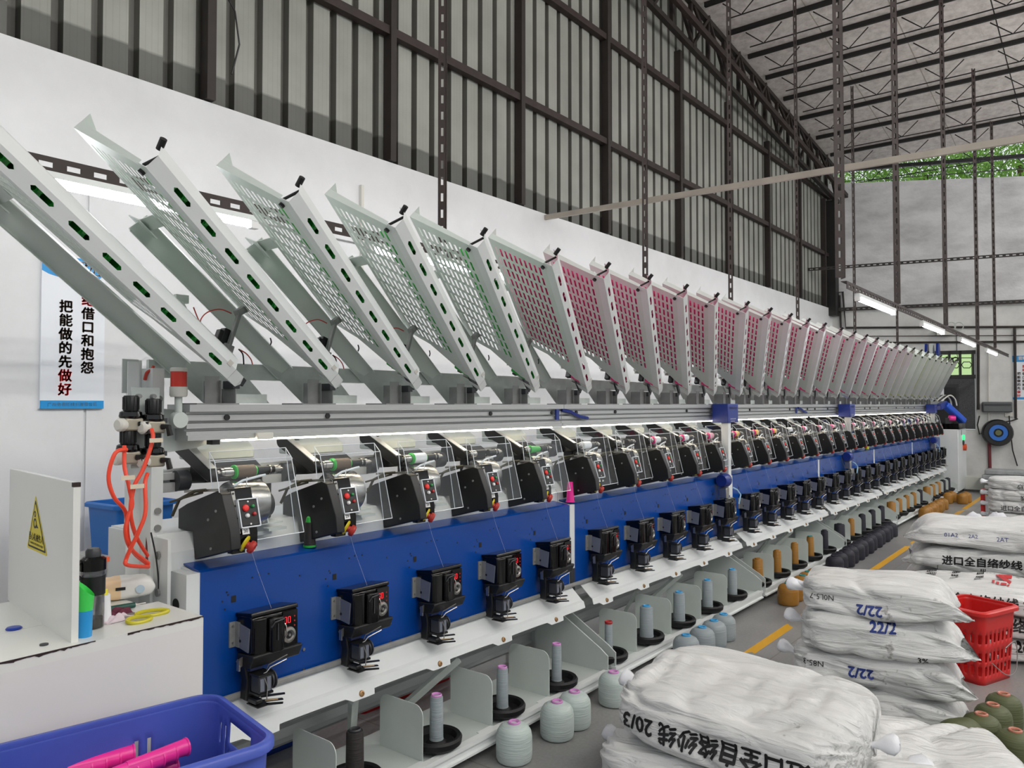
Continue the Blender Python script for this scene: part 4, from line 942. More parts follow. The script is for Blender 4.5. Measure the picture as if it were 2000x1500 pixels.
# ================================================================== tilted tube magazines over the rail
MD = Vector((.957,.427,-.547)); ML = MD.length; md = MD.normalized()
mw = Vector((.034,-.309,-.15)); mw = (mw - md*mw.dot(md)).normalized(); mn = md.cross(mw)
MO = Vector((.548, 2.103, 2.259))
PW = .345
def magM(k): return frame(MO + MD + Vector((HX(k)-XB,0,0)), md, mw, mn)
def slotsheet(mb, xs, ys, skip, place):
    for i in range(len(xs)-1):
        for j in range(len(ys)-1):
            if skip(i, j): continue
            mb.add([place(xs[i],ys[j]),place(xs[i+1],ys[j]),place(xs[i+1],ys[j+1]),place(xs[i],ys[j+1])],[(0,1,2,3)])
def mag_proto():
    M0 = magM(0); Mi = M0.inverted()
    t = thing('tube_magazine', (0,0,0), 'x', 'tube magazine', 'tilted tube magazines over the rail', M=M0)
    X0_ = -ML
    # perforated plate, 10 columns of slots in 11 rows
    xs = [X0_, X0_+.055]
    for r in range(11): xs += [xs[-1]+.060, xs[-1]+.060+.022]
    xs[-1] = max(xs[-1], X0_+.985)
    ys = [-PW, -PW+.022]
    for c in range(10): ys += [ys[-1]+.0125, ys[-1]+.0125+.018]
    ys[-1] = 0.0
    mb = MB(); slotsheet(mb, xs, ys, lambda i, j: i % 2 == 1 and j % 2 == 1, lambda x, y: (x, y, 0))
    bmx = mb.build('perforated_plate', magwht, t, smooth=0)
    # lower cut-off part of the plate and the side flanges
    mb = MB(); mb.add([(X0_+.985,-.20,0),(X0_+.985,0,0),(0-.06,0,0),(0-.06,-.03,0)],[(0,1,2,3)]); mb.build('plate_foot', magwht, t, smooth=0)
    mb = MB(); mb.box(X0_-.0, X0_+.985, -PW-.002, -PW, -.025, .0); mb.add([(X0_,-PW-.001,0),(X0_+.10,-PW-.001,0),(X0_+.10,-PW-.001,-.025),(X0_,-PW-.001,-.065)],[(0,1,2,3)]); mb.build('side_flange', magwht, t, smooth=0)
    MB().add([(X0_,-PW,0),(X0_,-.005,0),(X0_,-.005,-.016),(X0_,-PW,-.03)],[(0,1,2,3)]).build('top_flange', magwht, t, smooth=0)
    # channel: inner flange, slotted web, outer lip
    mb = MB(); H = .046
    mb.box(X0_-.01, -.04, -.0, .047, -.002, .0)
    pitch, sl, z0, z1, e = .135, .082, -.031, -.016, .009
    for yy in (.048, .0465):
        pl = lambda x, z: (x, yy, z)
        mb.add([pl(X0_-.01,-H),pl(0,-H),pl(0,z0),pl(X0_-.01,z0)],[(0,1,2,3)]); mb.add([pl(X0_-.01,z1),pl(0,z1),pl(0,0),pl(X0_-.01,0)],[(0,1,2,3)])
        prev = X0_-.01
        for r in range(8):
            q0 = X0_+.09+pitch*r; q1 = q0+sl; zm = (z0+z1)/2
            mb.add([pl(prev,z0),pl(q0,z0),pl(q0,z1),pl(prev,z1)],[(0,1,2,3)])
            for (u, v) in ((q0,q0+e),(q1,q1-e)):
                mb.add([pl(u,z0),pl(v,z0),pl(u,zm)],[(0,1,2)]); mb.add([pl(u,zm),pl(v,z1),pl(u,z1)],[(0,1,2)])
            prev = q1
        mb.add([pl(prev,z0),pl(0,z0),pl(0,z1),pl(prev,z1)],[(0,1,2,3)])
    mb.add([(X0_-.01,.048,-H),(0,.048,-H),(0,.024,-.078),(X0_-.01,.024,-.078)],[(0,1,2,3)])
    mb.add([(X0_-.01,.024,-.078),(0,.024,-.078),(0,-.006,-.084),(X0_-.01,-.006,-.084)],[(0,1,2,3)])
    mb.build('channel', white, t, smooth=0)
    MB().add([(0,.049,0),(0,.049,-.046),(.06,.042,-.046),(.085,.03,-.02),(.06,.042,0)],[(0,1,2,3,4)]).add([(0,.049,0),(.06,.042,0),(.04,-.02,0),(0,-.03,0)],[(0,1,2,3)]).build('channel_nose', white, t, smooth=0)
    # adjusting knobs at the tip
    mb = MB(); mb.cyl((X0_+.02,-.015,-.012),(X0_+.02,.015,-.07),.005,n=8); mb.cyl((X0_+.0,.014,-.068),(X0_-.02,.024,-.094),.010,n=10); mb.cyl((X0_+.03,-.012,.0),(X0_+.03,-.012,.01),.010,n=10); mb.build('tip_clamp', blackm, t)
    # bracing arm from the rear beam
    e = Vector((.817,2.665,2.235)); b = Vector((1.50,2.785,1.741)); dd = (b-e).normalized(); up_ = Vector((.5,-.55,.6))
    mb = MB(); mb.bar(e, b, .004, .075, up_); sd = dd.cross(up_).normalized(); uu = sd.cross(dd)
    mb.bar(e+uu*.0375+sd*.012, b+uu*.0375+sd*.012, .026, .003, up_); mb.bar(e-uu*.0375+sd*.012, b-uu*.0375+sd*.012, .026, .003, up_)
    mb.build('support_arm', magwht, t, smooth=0, Minv=Mi)
    pl = M0 @ Vector((X0_+.41, -PW, .0))
    mb = MB(); mb.bar(e+dd*.02, pl, .05, .004, mn); mb.bar(e-dd*.02, e+dd*.07, .09, .004, mn); mb.build('arm_bracket', magwht, t, smooth=0, Minv=Mi)
    mb = MB()
    for q in (.01, .045): p = e+dd*q; mb.cyl(p-sd*.012, p-sd*.002, .011, n=10)
    for q in (.03, .06): p = b-dd*q; mb.cyl(p-sd*.02, p-sd*.002, .010, n=10)
    mb.build('arm_bolts', dgalv, t, Minv=Mi)
    # base brackets on the rail
    x = XB
    mb = MB(); mb.box(x-.065,x-.008,2.635,2.638,1.600,1.705); mb.box(x-.010,x-.008,2.62,2.74,1.600,1.69); mb.box(x+.05,x+.053,2.62,2.74,1.600,1.66); mb.box(x-.11,x+.06,2.61,2.75,1.600,1.605)
    mb.build('base_bracket', dgalv, t, smooth=0, Minv=Mi)
    mb = MB(); mb.prism([(x+.00,1.605),(x-.12,1.705),(x+.19,1.705),(x+.29,1.605)], 'y', 2.755, 2.759)
    mb.box(x+.055,x+.20,2.64,2.72,1.605,1.64); mb.build('gusset', galv, t, smooth=0, Minv=Mi)
    # air cylinder that releases the tubes
    c0 = onY(380+265/6.25, 560+900/6.25, 2.66); c1 = onY(380+390/6.25, 560+520/6.25, 2.66); cdir = (c1-c0).normalized()
    mb = MB(); mb.bar(c0, c1, .030, .034, (0,-1,0)); mb.bar(c0.lerp(c1,.55)+Vector((-.022,.0,.0)), c1+Vector((-.022,0,-.005)), .022, .03, (0,-1,0)); mb.build('air_cylinder', blackm, t, bevel=.003, Minv=Mi)
    r0 = onY(380+335/6.25, 560+985/6.25, 2.63); r1 = onY(380+555/6.25, 560+300/6.25, 2.63)
    mb = MB(); mb.bar(r0, r0.lerp(r1,.40), .040, .016, (0,-1,0)); mb.bar(r0.lerp(r1,.1), r1, .013, .02, (0,-1,0)); mb.bar(r1-Vector((.015,0,.01)), r1+Vector((.025,.01,.012)), .026, .026, (0,-1,0)); mb.build('slide_bar', dgalv, t, bevel=.002, Minv=Mi)
    l0 = onY(380+390/6.25, 560+960/6.25, 2.61); l1 = onY(380+600/6.25, 560+1180/6.25, 2.64)
    mb = MB(); mb.bar(l0, l1, .03, .012, (0,-1,0)); mb.box(x+.045,x+.075,2.63,2.70,1.66,1.69); mb.build('release_lever', charc, t, bevel=.002, Minv=Mi)
    v0 = onY(380+160/6.25, 560+640/6.25, 2.66)
    mb = MB(); mb.box(v0.x-.02,v0.x+.04,v0.y,v0.y+.02,v0.z-.025,v0.z+.012); mb.build('valve', offwht, t, Minv=Mi, smooth=0)
    a0 = onY(352, 588, 2.70); a1 = onY(378, 640, 2.68); a2 = onY(392, 660, 2.66)
    mb = MB(); mb.cyl(a0, a1, .010, n=12); mb.cyl(a1, a2, .006, n=8); mb.bar(a0-Vector((.02,0,-.008)), a0+Vector((.028,0,.008)), .02, .03); mb.cyl(a2-Vector((.014,0,0)), a2+Vector((.014,.0,-.01)), .017, n=12); mb.build('small_cylinder', galv, t, Minv=Mi)
    mb = MB()
    for pp in ([(410,652),(395,640),(392,625),(405,610),(430,604),(452,612)], [(378,600),(388,625),(400,645),(418,655)], [(466,682),(480,690),(490,702),(493,712)]):
        mb.tube(spline([onY(a, b, 2.69) for a, b in pp]), .0025, 5)
    mb.build('air_line', hosered, t, Minv=Mi)
    mb = MB(); mb.tube(spline([onY(a, b, 2.69) for a, b in [(466,682),(474,692),(476,712)]]), .003, 5); mb.tube(spline([onY(a, b, 2.69) for a, b in [(528,660),(530,668),(528,674)]]), .003, 5); mb.build('cable', wire, t, Minv=Mi)
    MB().box(-.055,-.030,.0485,.0495,-.058,-.040).build('number_tag', offwht, t, smooth=0)
    return t
M0_ = mag_proto(); MAGS = [M0_]
for k in range(1, N):
    h = dup(M0_); h.matrix_world = magM(k); MAGS.append(h)
for k, h in enumerate(MAGS):
    c = 'green' if k < 5 else 'pink' if k < 22 else 'pale yellow'
    h['label'] = 'tilted perforated tube magazine %s, holding %s tubes' % (nth(k), c)
# tubes lying in the magazines
def cone_tube(mb, M, L, r0, r1, n=10):
    vs = []
    for (r, y) in ((r0*.8,0),(r0,0),(r0,.006),(r1,-L),(r1*.8,-L)): 
        for i in range(n): a = 2*pi*i/n; vs.append(M @ Vector((r*cos(a), y, r*sin(a))))
    fs = [(k*n+i, k*n+(i+1) % n, (k+1)*n+(i+1) % n, (k+1)*n+i) for k in range(4) for i in range(n)]
    fs.append(tuple(range(4*n, 5*n)))
    return mb.add(vs, fs)
tg = cone_tube(MB(), Matrix(), .14, .022, .017).build('yarn_tube', limeg)
tp = cone_tube(MB(), Matrix(), .35, .022, .020).build('yarn_tube', pinkt)
ts = cone_tube(MB(), Matrix(), .10, .022, .020).build('yarn_tube', pinkt)
def put_tube(src, k, i, c, first):
    ob = src if first else src.copy()
    if not first: COL.objects.link(ob)
    ob.matrix_world = magM(k) @ Matrix.Translation((-.03-.054*i, .030, -.026))
    return tag(ob, '%s plastic tube lying in the magazine %s' % (c, nth(k)), 'tube', '%s tubes in the magazine %s' % (c, nth(k)))
first = True
for k in range(5):
    for i in range(20): put_tube(tg, k, i, 'green', first); first = False
fl, fs_ = True, True
for k in range(5, 15):
    for i in range(20):
        if i < 4: put_tube(ts, k, i, 'pink', fs_); fs_ = False
        else: put_tube(tp, k, i+.6, 'pink', fl); fl = False
for (a, b, m, nm) in ((15, 22, pinkt, 'pink'), (22, 30, creamt, 'pale yellow')):
    mb = MB()
    for k in range(a, b):
        for i in range(20): cone_tube(mb, magM(k) @ Matrix.Translation((-.03-.054*i,.030,-.026)), .35 if i > 3 else .10, .022, .020, 8)
    so = mb.build('yarn_tubes', m); so['kind'] = 'stuff'; tag(so, '%s tubes filling the distant magazines at the far end of the row' % nm, 'tubes')

# ================================================================== feed dishes and yarn on the shelf
def dish_xy(k): return HX(k)-.036, 2.362
DK = None
for k in range(N):
    x, y = dish_xy(k)
    if DK is None:
        DK = MB().lathe([(0,.0),(.090,.0),(.110,.018),(.113,.040),(.106,.050),(.090,.046),(.080,.022),(.045,.018),(.030,.030),(0,.030)], n=36).build('feed_dish', rubber)
        ob = DK
    else: ob = DK.copy(); COL.objects.link(ob)
    ob.location = (x, y, .113)
    tag(ob, 'black rubber dish on the white feed shelf, %s' % nth(k), 'dish', 'black dishes on the feed shelves')
FEED = {0:('dark brown',darkth,.036,charc),1:('dark brown',darkth,.036,charc),2:('grey',greyth2,.030,lilac),3:('grey',greyth2,.029,lilac),4:('grey',greyth2,.027,lilac),5:('thin grey',greyth2,.024,dred),
        6:('grey',greyth2,.043,skyb),7:('grey',greyth2,.040,skyb),8:('grey',greyth2,.038,skyb),9:('grey',greyth2,.036,skyb),10:('golden brown',goldth,.044,goldth),11:('golden brown',goldth,.036,goldth),
        12:('golden brown',goldth,.034,goldth),13:('golden brown',goldth,.034,tealc),14:('blue black',inkth,.036,inkth),15:('blue black',inkth,.056,inkth),16:('golden brown',goldth,.034,goldth),17:('blue black',inkth,.04,inkth),
        18:('blue black',inkth,.04,inkth),19:('blue black',inkth,.04,inkth),20:('golden brown',goldth,.055,goldth),21:('golden brown',goldth,.04,goldth),22:('golden brown',goldth,.04,goldth),23:('golden brown',goldth,.04,goldth),
        24:('blue black',inkth,.04,inkth),25:('golden brown',goldth,.055,goldth),26:('golden brown',goldth,.045,goldth),27:('golden brown',goldth,.045,goldth),28:('blue black',inkth,.045,inkth),29:('blue black',inkth,.045,inkth)}
for k in range(N):
    x, y = dish_xy(k); c, m, r, cm = FEED[k]; o = Vector((x, y, .143))
    t = thing('yarn_tube', o, '%s yarn tube standing in the black dish %s' % (c, nth(k)), 'yarn tube', 'yarn tubes on the feed shelves')
    MB().lathe([(0,0),(r*1.04,.0),(r,.01),(r*.94,.178),(r*.86,.185),(0,.185)], o, n=24).build('yarn_package', m, t, o)
    MB().lathe([(.014,.170),(.021,.170),(.024,.190),(.021,.194),(.016,.190),(.014,.178)], o, n=20, closed=True).build('core', cm, t, o)

# ================================================================== yarn cones standing on the floor
def floor_cone(x, y, m, cm, label, group, tilt=None, sc=1.0):
    R, Hh = .082*sc, .166*sc
    t = thing('yarn_cone', (x, y, 0), label, 'yarn cone', group)
    prof = [(0,.0),(.066,.0),(.076,.006),(.081,.018),(.082,.05),(.081,.11),(.077,.132),(.066,.150),(.050,.160),(.030,.166),(0,.166)]
    MB().lathe([(a*sc,b*sc) for a, b in prof], n=36).build('yarn_package', m, t)
    MB().lathe([(a*sc,b*sc) for a, b in [(.015,.16),(.028,.16),(.028,.172),(.024,.175),(.017,.172),(.015,.166)]], n=24, closed=True).build('core', cm, t)
    if tilt is not None: t.matrix_world = tilt
    else: t.rotation_euler.z = random.uniform(0, 6)
    return t
for i, (x, y) in enumerate(((2.751,2.165),(3.069,2.152),(3.229,2.158),(3.593,2.15))):
    floor_cone(x, y, greyth, lilac, 'grey-green yarn cone with lilac core on the floor, %s' % ['nearest of the four','second nearest of the four','third nearest of the four','farthest of the four'][i], 'grey-green cones on the floor')
for i, (x, y) in enumerate(((4.442,2.137),(4.665,2.132),(4.856,2.136),(5.04,2.147))):
    floor_cone(x, y, greyth2, skyb, 'silver-grey yarn cone with blue core on the floor, %s of the row of four' % ['nearest','second','third','farthest'][i], 'silver-grey cones on the floor')
for i, x in enumerate((6.23, 6.41, 6.59, 6.77, 6.95)):
    floor_cone(x, 2.11+.01*(i % 2), goldth, tealc, 'golden brown yarn cone with teal core on the floor, %s from the near end' % ORD[i], 'golden cones beside the tied sacks')
for i in range(13):
    floor_cone(7.62+.215*i, 2.14+.006*i+.012*(i % 2), inkth, inkth, 'blue-black yarn cone on the floor along the shelf, %s in its long row' % (ORD[i]), 'blue-black cones on the floor')
for i, x in enumerate((11.95, 12.17, 12.39, 12.62, 12.85, 13.08, 13.3)):
    floor_cone(x, 2.15+.014*(i % 2), goldth, goldth, 'golden brown yarn cone beyond the dark row, %s of its row' % ORD[i], 'golden cones in the far row')
for i, (x, y) in enumerate(((14.2,2.22),(14.25,2.02),(14.45,2.2),(14.5,2.0))):
    floor_cone(x, y, goldth, goldth, 'bronze yarn cone in the far group of four by the aisle line, %s' % ['front left','front right','back left','back right'][i], 'bronze cones near the far wall')
OL = [((4.52,.475),'upright, at the back right of the olive group',None),((4.33,.50),'upright, just in front of the rearmost one',None),((4.165,.527),'upright, middle of the olive group',None),((4.05,.385),'upright, at the right edge of the photo',None)]
for (x, y), l, _ in OL: floor_cone(x, y, oliveth, salmon, 'olive green yarn cone %s' % l, 'olive cones on the floor', sc=1.0)
def lying(x, y, ang): return Matrix.Translation((x, y, .0815)) @ Matrix.Rotation(ang, 4, 'Z') @ Matrix.Rotation(radians(86), 4, 'Y') @ Matrix.Translation((0,0,-.083))
for (x, y, a, l) in ((4.05,.60,2.6,'lying on its side beside the tied sack'),(3.87,.60,2.4,'lying on its side in front of the middle upright one'),(3.74,.46,2.2,'lying on its side at the bottom edge')):
    floor_cone(x, y, oliveth, salmon, 'olive green yarn cone %s' % l, 'olive cones on the floor', lying(x, y, a))
# tubes left standing on the machine
def std_tube(x, y, z, label, full):
    t = thing('yarn_tube', (x, y, z), label, 'yarn tube'); o = t.location
    if full:
        MB().lathe([(0,0),(.026,0),(.026,.008),(0,.008)], o, n=20).build('tube_rim', limeg, t, o)
        MB().lathe([(0,.008),(.024,.008),(.019,.100),(0,.100)], o, n=20).build('yarn_package', darkth, t, o)
        MB().lathe([(0,.100),(.017,.100),(.014,.118),(.008,.124),(0,.124)], o, n=20).build('tube_nose', limeg, t, o)
    return t, o
std_tube(1.945, 2.585, 1.024, 'small dark brown yarn tube with green ends standing on the blue panel', True)
def std_plain(x, y, z, m, label):
    tag(MB().lathe([(.022,0),(.027,0),(.027,.006),(.024,.008),(.016,.118),(.012,.118)], (x,y,z), n=20).build('yarn_tube', m, org=(x,y,z)), label, 'yarn tube')
std_plain(3.79, 2.56, 1.024, pink, 'magenta empty tube standing on the joint of the first two blue panels')
std_plain(10.62, 2.57, 1.024, mat('yellow_green_tube', (226, 226, 30), .4), 'yellow green empty tube standing on the far blue panels')
# ================================================================== travelling carriages on the rail
CARR = [(5.88, 'nearest blue travelling carriage on the rail, with a tall white column'), (9.42, 'second blue travelling carriage on the rail, far half of the machine'), (14.6, 'farthest blue travelling carriage, at the end of the rail')]
for k, (x, l) in enumerate(CARR):
    o = Vector((x, 2.50, 1.53)); t = thing('travelling_carriage', o, l, 'carriage', 'blue carriages on the rail')
    MB().box(x, x+.21, 2.455, 2.59, 1.455, 1.606).build('carriage_box', navy, t, o, bevel=.004)
    F = frame((x+.105, 2.4545, 1.575), (1,0,0), (0,0,1), (0,-1,0))
    flat_text('automatic', .038, F, 'lettering', wbut, t, o, .01)
    flat_text('automatic winder', .016, frame((x+.105, 2.4545, 1.485), (1,0,0), (0,0,1), (0,-1,0)), 'lettering', wbut, t, o, .0)
    flat_text('machine line', .016, frame((x+.095, 2.4545, 1.466), (1,0,0), (0,0,1), (0,-1,0)), 'lettering', wbut, t, o, .0)
    mb = MB(); mb.box(x+.04, x+.095, 2.47, 2.53, .87, 1.455); mb.build('column', alu if k else white, t, o, bevel=.003)
    MB().box(x+.028, x+.11, 2.50, 2.535, .86, .90).build('column_foot', steel2, t, o, smooth=0)
    MB().lathe([(0,-.055),(.045,-.055),(.055,-.03),(.055,.03),(.045,.055),(0,.055)], (x-.055, 2.47, 1.0), (1,0,0), 20).build('motor', navy, t, o)
    flat_text('M2', .022, frame((x-.055, 2.4135, 1.01), (1,0,0), (0,0,1), (0,-1,0)), 'lettering', wbut, t, o, .02)
    mb = MB(); mb.box(x-.08, x-.02, 2.44, 2.50, .86, .94); mb.box(x-.06, x+.05, 2.43, 2.47, .80, .86); mb.box(x-.02,x+.10,2.45,2.47,.775,.79); mb.build('knotter', steel2, t, o, bevel=.004)
    mb = MB(); mb.tube([(x+.1,2.46,.93),(x+.14,2.44,.91),(x+.16,2.42,.87),(x+.12,2.42,.80)], .006, 6); mb.build('air_line', mat('pale_blue_tube', (160,200,230), .4), t, o)
# control cabinet at the far end
o = Vector((16.05, 2.6, 0)); t = thing('control_cabinet', o, 'white control cabinet at the far end of the machine', 'cabinet')
MB().box(15.6, 16.5, 2.26, 3.0, .06, 1.16).build('cabinet_body', white, t, o, bevel=.01)
MB().box(15.6, 16.5, 2.25, 3.0, 1.16, 1.26).build('cabinet_top', blackg, t, o, smooth=0)
MB().box(15.64, 16.46, 2.3, 2.96, 0, .06).build('plinth', charc, t, o, smooth=0)
MB().lathe([(0,0),(.05,0),(.05,.03),(0,.04)], (16.1,2.26,1.0), (0,-1,0), 16).build('start_button', greenl, t, o)
MB().lathe([(0,0),(.045,0),(.045,.02),(0,.03)], (16.1,2.26,.91), (0,-1,0), 16).build('selector', charc, t, o)
MB().lathe([(0,0),(.06,0),(.06,.05),(0,.06)], (16.15,2.26,.82), (0,-1,0), 16).build('stop_button', mat('orange_stop', (220,80,40), .4), t, o)
MB().box(15.95,15.97,2.255,2.26,1.05,1.14).build('switch', charc, t, o, smooth=0)
o = Vector((15.2, 2.6, 1.6)); t = thing('tube_feeder', o, 'white and blue tube feeder rising beyond the last magazine', 'feeder')
for i, y in enumerate((2.72, 2.63, 2.54)):
    MB().prism([(15.5,2.2),(15.5,2.52),(15.55,2.70),(15.68,2.70),(15.75,2.52),(15.75,2.2)], 'y', y, y+.04).build('fin', navy if i != 1 else lgrey, t, o, smooth=0)
MB().prism([(15.48,1.60),(15.48,2.36),(15.78,2.36),(15.78,1.60)], 'y', 2.5, 2.80).build('feeder_body', white, t, o, smooth=0)
o = Vector((15.7, 2.45, 1.26)); t = thing('tube_gripper', o, 'blue angled gripper arm above the far control cabinet', 'arm')
MB().bar((15.35,2.42,1.60),(15.75,2.20,1.30),.13,.10).build('arm', mat('bright_blue_paint', (30, 84, 200), .35), t, o, bevel=.02)
MB().cyl((15.5,2.38,1.36),(15.55,2.30,1.36),.05,n=16).build('pink_roller', pink, t, o)
MB().bar((15.2,2.5,1.55),(15.4,2.42,1.62),.10,.10).build('arm_base', navy, t, o, bevel=.01)
MB().box(15.5,15.72,2.36,2.44,1.26,1.36).build('pedestal', charc, t, o, smooth=0)
for q in range(4):
    MB().tube(spline([Vector((15.15,2.56-.04*q,1.66)),Vector((15.3,2.46-.04*q,1.76)),Vector((15.45,2.40-.04*q,1.70)),Vector((15.5,2.38-.04*q,1.58))]), .012, 6).build('cable', offwht if q % 2 else wire, t, o)

# ================================================================== white table with its board and small things
TZ = .935
o = Vector((1.0, 2.6, 0)); t = thing('work_table', o, 'white table with chipped dark edges at the left, beside the machine', 'table')
MB().box(.25, 1.307, 2.273, 2.56, TZ-.03, TZ).box(.25, 1.25, 2.563, 2.95, TZ-.03, TZ).build('table_top', laminate, t, o, smooth=0)
def front_mat():
    m = mat('white_laminate_front', (226, 224, 222), 0.22, var=0.03, vscale=2); return m
MB().box(.25, 1.307, 2.273, 2.298, 0, TZ-.03).build('front_board', front_mat(), t, o, smooth=0)
MB().box(1.283, 1.307, 2.298, 2.56, 0, TZ-.03).box(.25, .27, 2.298, 2.95, 0, TZ-.03).build('side_board', laminate, t, o, smooth=0)
rnd = random.Random(5); mb = MB(); x = .25
while x < 1.30:
    L = rnd.uniform(.02, .07)
    if not (.96 < x < 1.05):
        h = rnd.uniform(.003, .009); n = 5
        pts = [(x+L*i/n, TZ-h*(.3+.7*rnd.random())) for i in range(n+1)]
        mb.prism([(x, TZ+.0006), (min(x+L,1.307), TZ+.0006)]+[(min(a,1.307), b) for a, b in pts[::-1]], 'y', 2.2715, 2.274)
    x += L
mb.build('chipped_edge', chip, t, o, smooth=0)
# board with the warning triangle
o = Vector((1.0, 2.6, TZ)); t = thing('upright_board', o, 'white upright board with a yellow warning triangle, standing on the table', 'board')
bA = onZ(139, 1256, TZ); bB = onZ(15, 1172, TZ)
bdir = (bB-bA).normalized(); bn = Vector((-bdir.y, bdir.x, 0))   # normal towards the near end
Fb = frame(bA, bdir, (0,0,1), bdir.cross(Vector((0,0,1))))
if Fb.col[2].x > 0: pass
# local z of Fb points to +x or -x; n_out is the face seen by the camera
nout = Vector((-1,0,0)); nout = (nout - bdir*nout.dot(bdir)).normalized()
Hb = .445
mb = MB(); 
c = [bA, bB, bB-nout*.018, bA-nout*.018]
mb.hexa(c, [p+Vector((0,0,Hb)) for p in c]); mb.build('board', laminate, t, o, smooth=0)
MB().hexa([bA+Vector((0,-.0006,Hb-.012)), bA+Vector((0,.012,Hb-.012)), bA-nout*.0185+Vector((0,.012,Hb-.012)), bA-nout*.0185+Vector((0,-.0006,Hb-.012))],
          [bA+Vector((0,-.0006,Hb+.0006)), bA+Vector((0,.012,Hb+.0006)), bA-nout*.0185+Vector((0,.012,Hb+.0006)), bA-nout*.0185+Vector((0,-.0006,Hb+.0006))]).build('chipped_corner', chip, t, o, smooth=0)
def onboard(px, py):
    r = pray(px, py); return CAMP + r*(((bA-CAMP).dot(nout))/r.dot(nout))
def bpt(px, py, e): return onboard(px, py)+nout*e
def tri(shrink, e, name, m, parent):
    P = [Vector(onboard(*q)) for q in ((70,966),(93,1087),(53,1069))]; cc = sum(P, Vector())/3
    P = [cc+(p-cc)*shrink for p in P]
    # rounded corners
    pts = []
    for i in range(3):
        a, b, d = P[i-1], P[i], P[(i+1) % 3]
        pts += [b+(a-b)*.05, b+(a-b)*.012+(d-b)*.012, b+(d-b)*.05]
    pts = [p+nout*e for p in pts]
    return MB().add(pts, [tuple(range(len(pts)))]).build(name, m, parent, o, smooth=0)
st = tri(1.0, .0006, 'warning_sticker', yell, t); tri(.88, .0009, 'triangle_border', ink, st); tri(.78, .0012, 'triangle_field', yell, st)
sx = -bdir; 
def btext(s, px, py, sz): return MB().add(*text_geo(s, sz, .03), frame(bpt(px, py, .0016), sx, (0,0,1), nout)).build('lettering', ink, st, o, smooth=0)
btext('当心机械伤人', 71, 1051, .026); btext('WARNING MECHANICAL INJURY', 72.5, 1064, .0095)
mb = MB()
for (px, py, rr, ri) in ((69.5,1004,.010,.006),(69.5,1022,.016,.010)):
    mb.lathe([(ri,0),(rr,0),(rr,.0005),(ri,.0005)], bpt(px, py, .0014), nout, 18, True)
mb.add([bpt(71,1020,.0016),bpt(76,1032,.0016),bpt(71,1031,.0016)],[(0,1,2)]); mb.build('pictogram', ink, st, o, smooth=0)
# things on the table
o = onZ(180, 1226, TZ); t = thing('water_bottle', o, 'smoky clear water bottle with black lid behind the board', 'bottle')
MB().lathe([(0,.002),(.030,.002),(.032,.006),(.032,.10)], o, n=24).build('bottle_body', bottlem, t, o)
MB().lathe([(0,.004),(.029,.004),(.029,.03),(0,.03)], o, n=24).build('drink', mat('dark_tea', (40,36,34), .2), t, o)
MB().lathe([(.033,.10),(.034,.10),(.034,.155),(.033,.155)], o, n=24, closed=True).build('grip_band', blackm, t, o)
MB().lathe([(.032,.155),(.032,.172)], o, n=24).build('neck', bottlem, t, o)
MB().lathe([(0,.172),(.036,.172),(.036,.205),(.026,.212),(0,.212)], o, n=24).build('lid', blackg, t, o)
MB().lathe([(.0,.212),(.021,.212),(.021,.228),(.016,.236),(0,.236)], o, n=20).build('spout_cap', charc, t, o)
MB().tube([o+Vector((-.034,.0,.2)),o+Vector((-.05,.0,.19)),o+Vector((-.05,.0,.165)),o+Vector((-.036,0,.15))], .007, 6).build('carry_loop', blackm, t, o)
MB().box(o.x+.03,o.x+.045,o.y-.008,o.y+.008,o.z+.19,o.z+.204).build('lid_latch', mat('orange_latch', (230,100,60), .4), t, o, smooth=0)
o = onZ(165, 1243, TZ); t = thing('tool_cup', o, 'blue and green cut-open plastic cup in front of the water bottle', 'cup')
MB().lathe([(0,0),(.019,0),(.021,.075)], o, n=22).build('cup_base', mat('azure_plastic', (40, 150, 215), .35), t, o)
mb = MB(); vs = []; n = 22
for i in range(n):
    a = 2*pi*i/n; hgt = .115+.045*(.5+.5*cos(a-2.6)); 
    vs += [o+Vector((.0205*cos(a),.0205*sin(a),.075)), o+Vector((.024*cos(a),.024*sin(a),hgt))]
mb.add(vs, [(2*i,2*((i+1) % n),2*((i+1) % n)+1,2*i+1) for i in range(n)]); mb.build('cup_upper', mat('bright_green_plastic', (70, 214, 90), .35), t, o)
o = onZ(201, 1216, TZ); t = thing('glue_bottle', o, 'small white cone bottle with yellow cap beside the water bottle', 'bottle')
MB().lathe([(0,0),(.024,0),(.024,.003),(.019,.085),(0,.085)], o, n=22).build('bottle_body', whiteth, t, o)
MB().lathe([(0,.085),(.013,.085),(.012,.10),(0,.102)], o, n=18).build('cap', mat('lemon_cap', (230,222,60), .4), t, o)
o = onZ(243, 1168, TZ); t = thing('tissue_pack', o, 'peach and white tissue pack lying on the table by the end post', 'tissue pack')
mb = MB(); NX, NA = 26, 22; ax = Vector((.93,-.37,0)); ay = Vector((.37,.93,0)); vs = []
for i in range(NX+1):
    u = -1+2*i/NX; taper = (1-abs(u)**6)**.5 if abs(u) < 1 else 0; taper = max(taper, .16)
    for j in range(NA):
        a = 2*pi*j/NA; ca, sa = cos(a), sin(a); e = .5
        yy = .048*math.copysign(abs(ca)**e, ca)*(1 if abs(u) < .9 else .96); zz = .036*math.copysign(abs(sa)**e, sa)*taper
        wob = .003*noise.noise(Vector((u*4, a*1.3, 2)))
        vs.append(o+ax*(u*.092)+ay*yy+Vector((0,0,.038+zz+wob)))
mb.add(vs, [(i*NA+j, i*NA+(j+1) % NA, (i+1)*NA+(j+1) % NA, (i+1)*NA+j) for i in range(NX) for j in range(NA)])
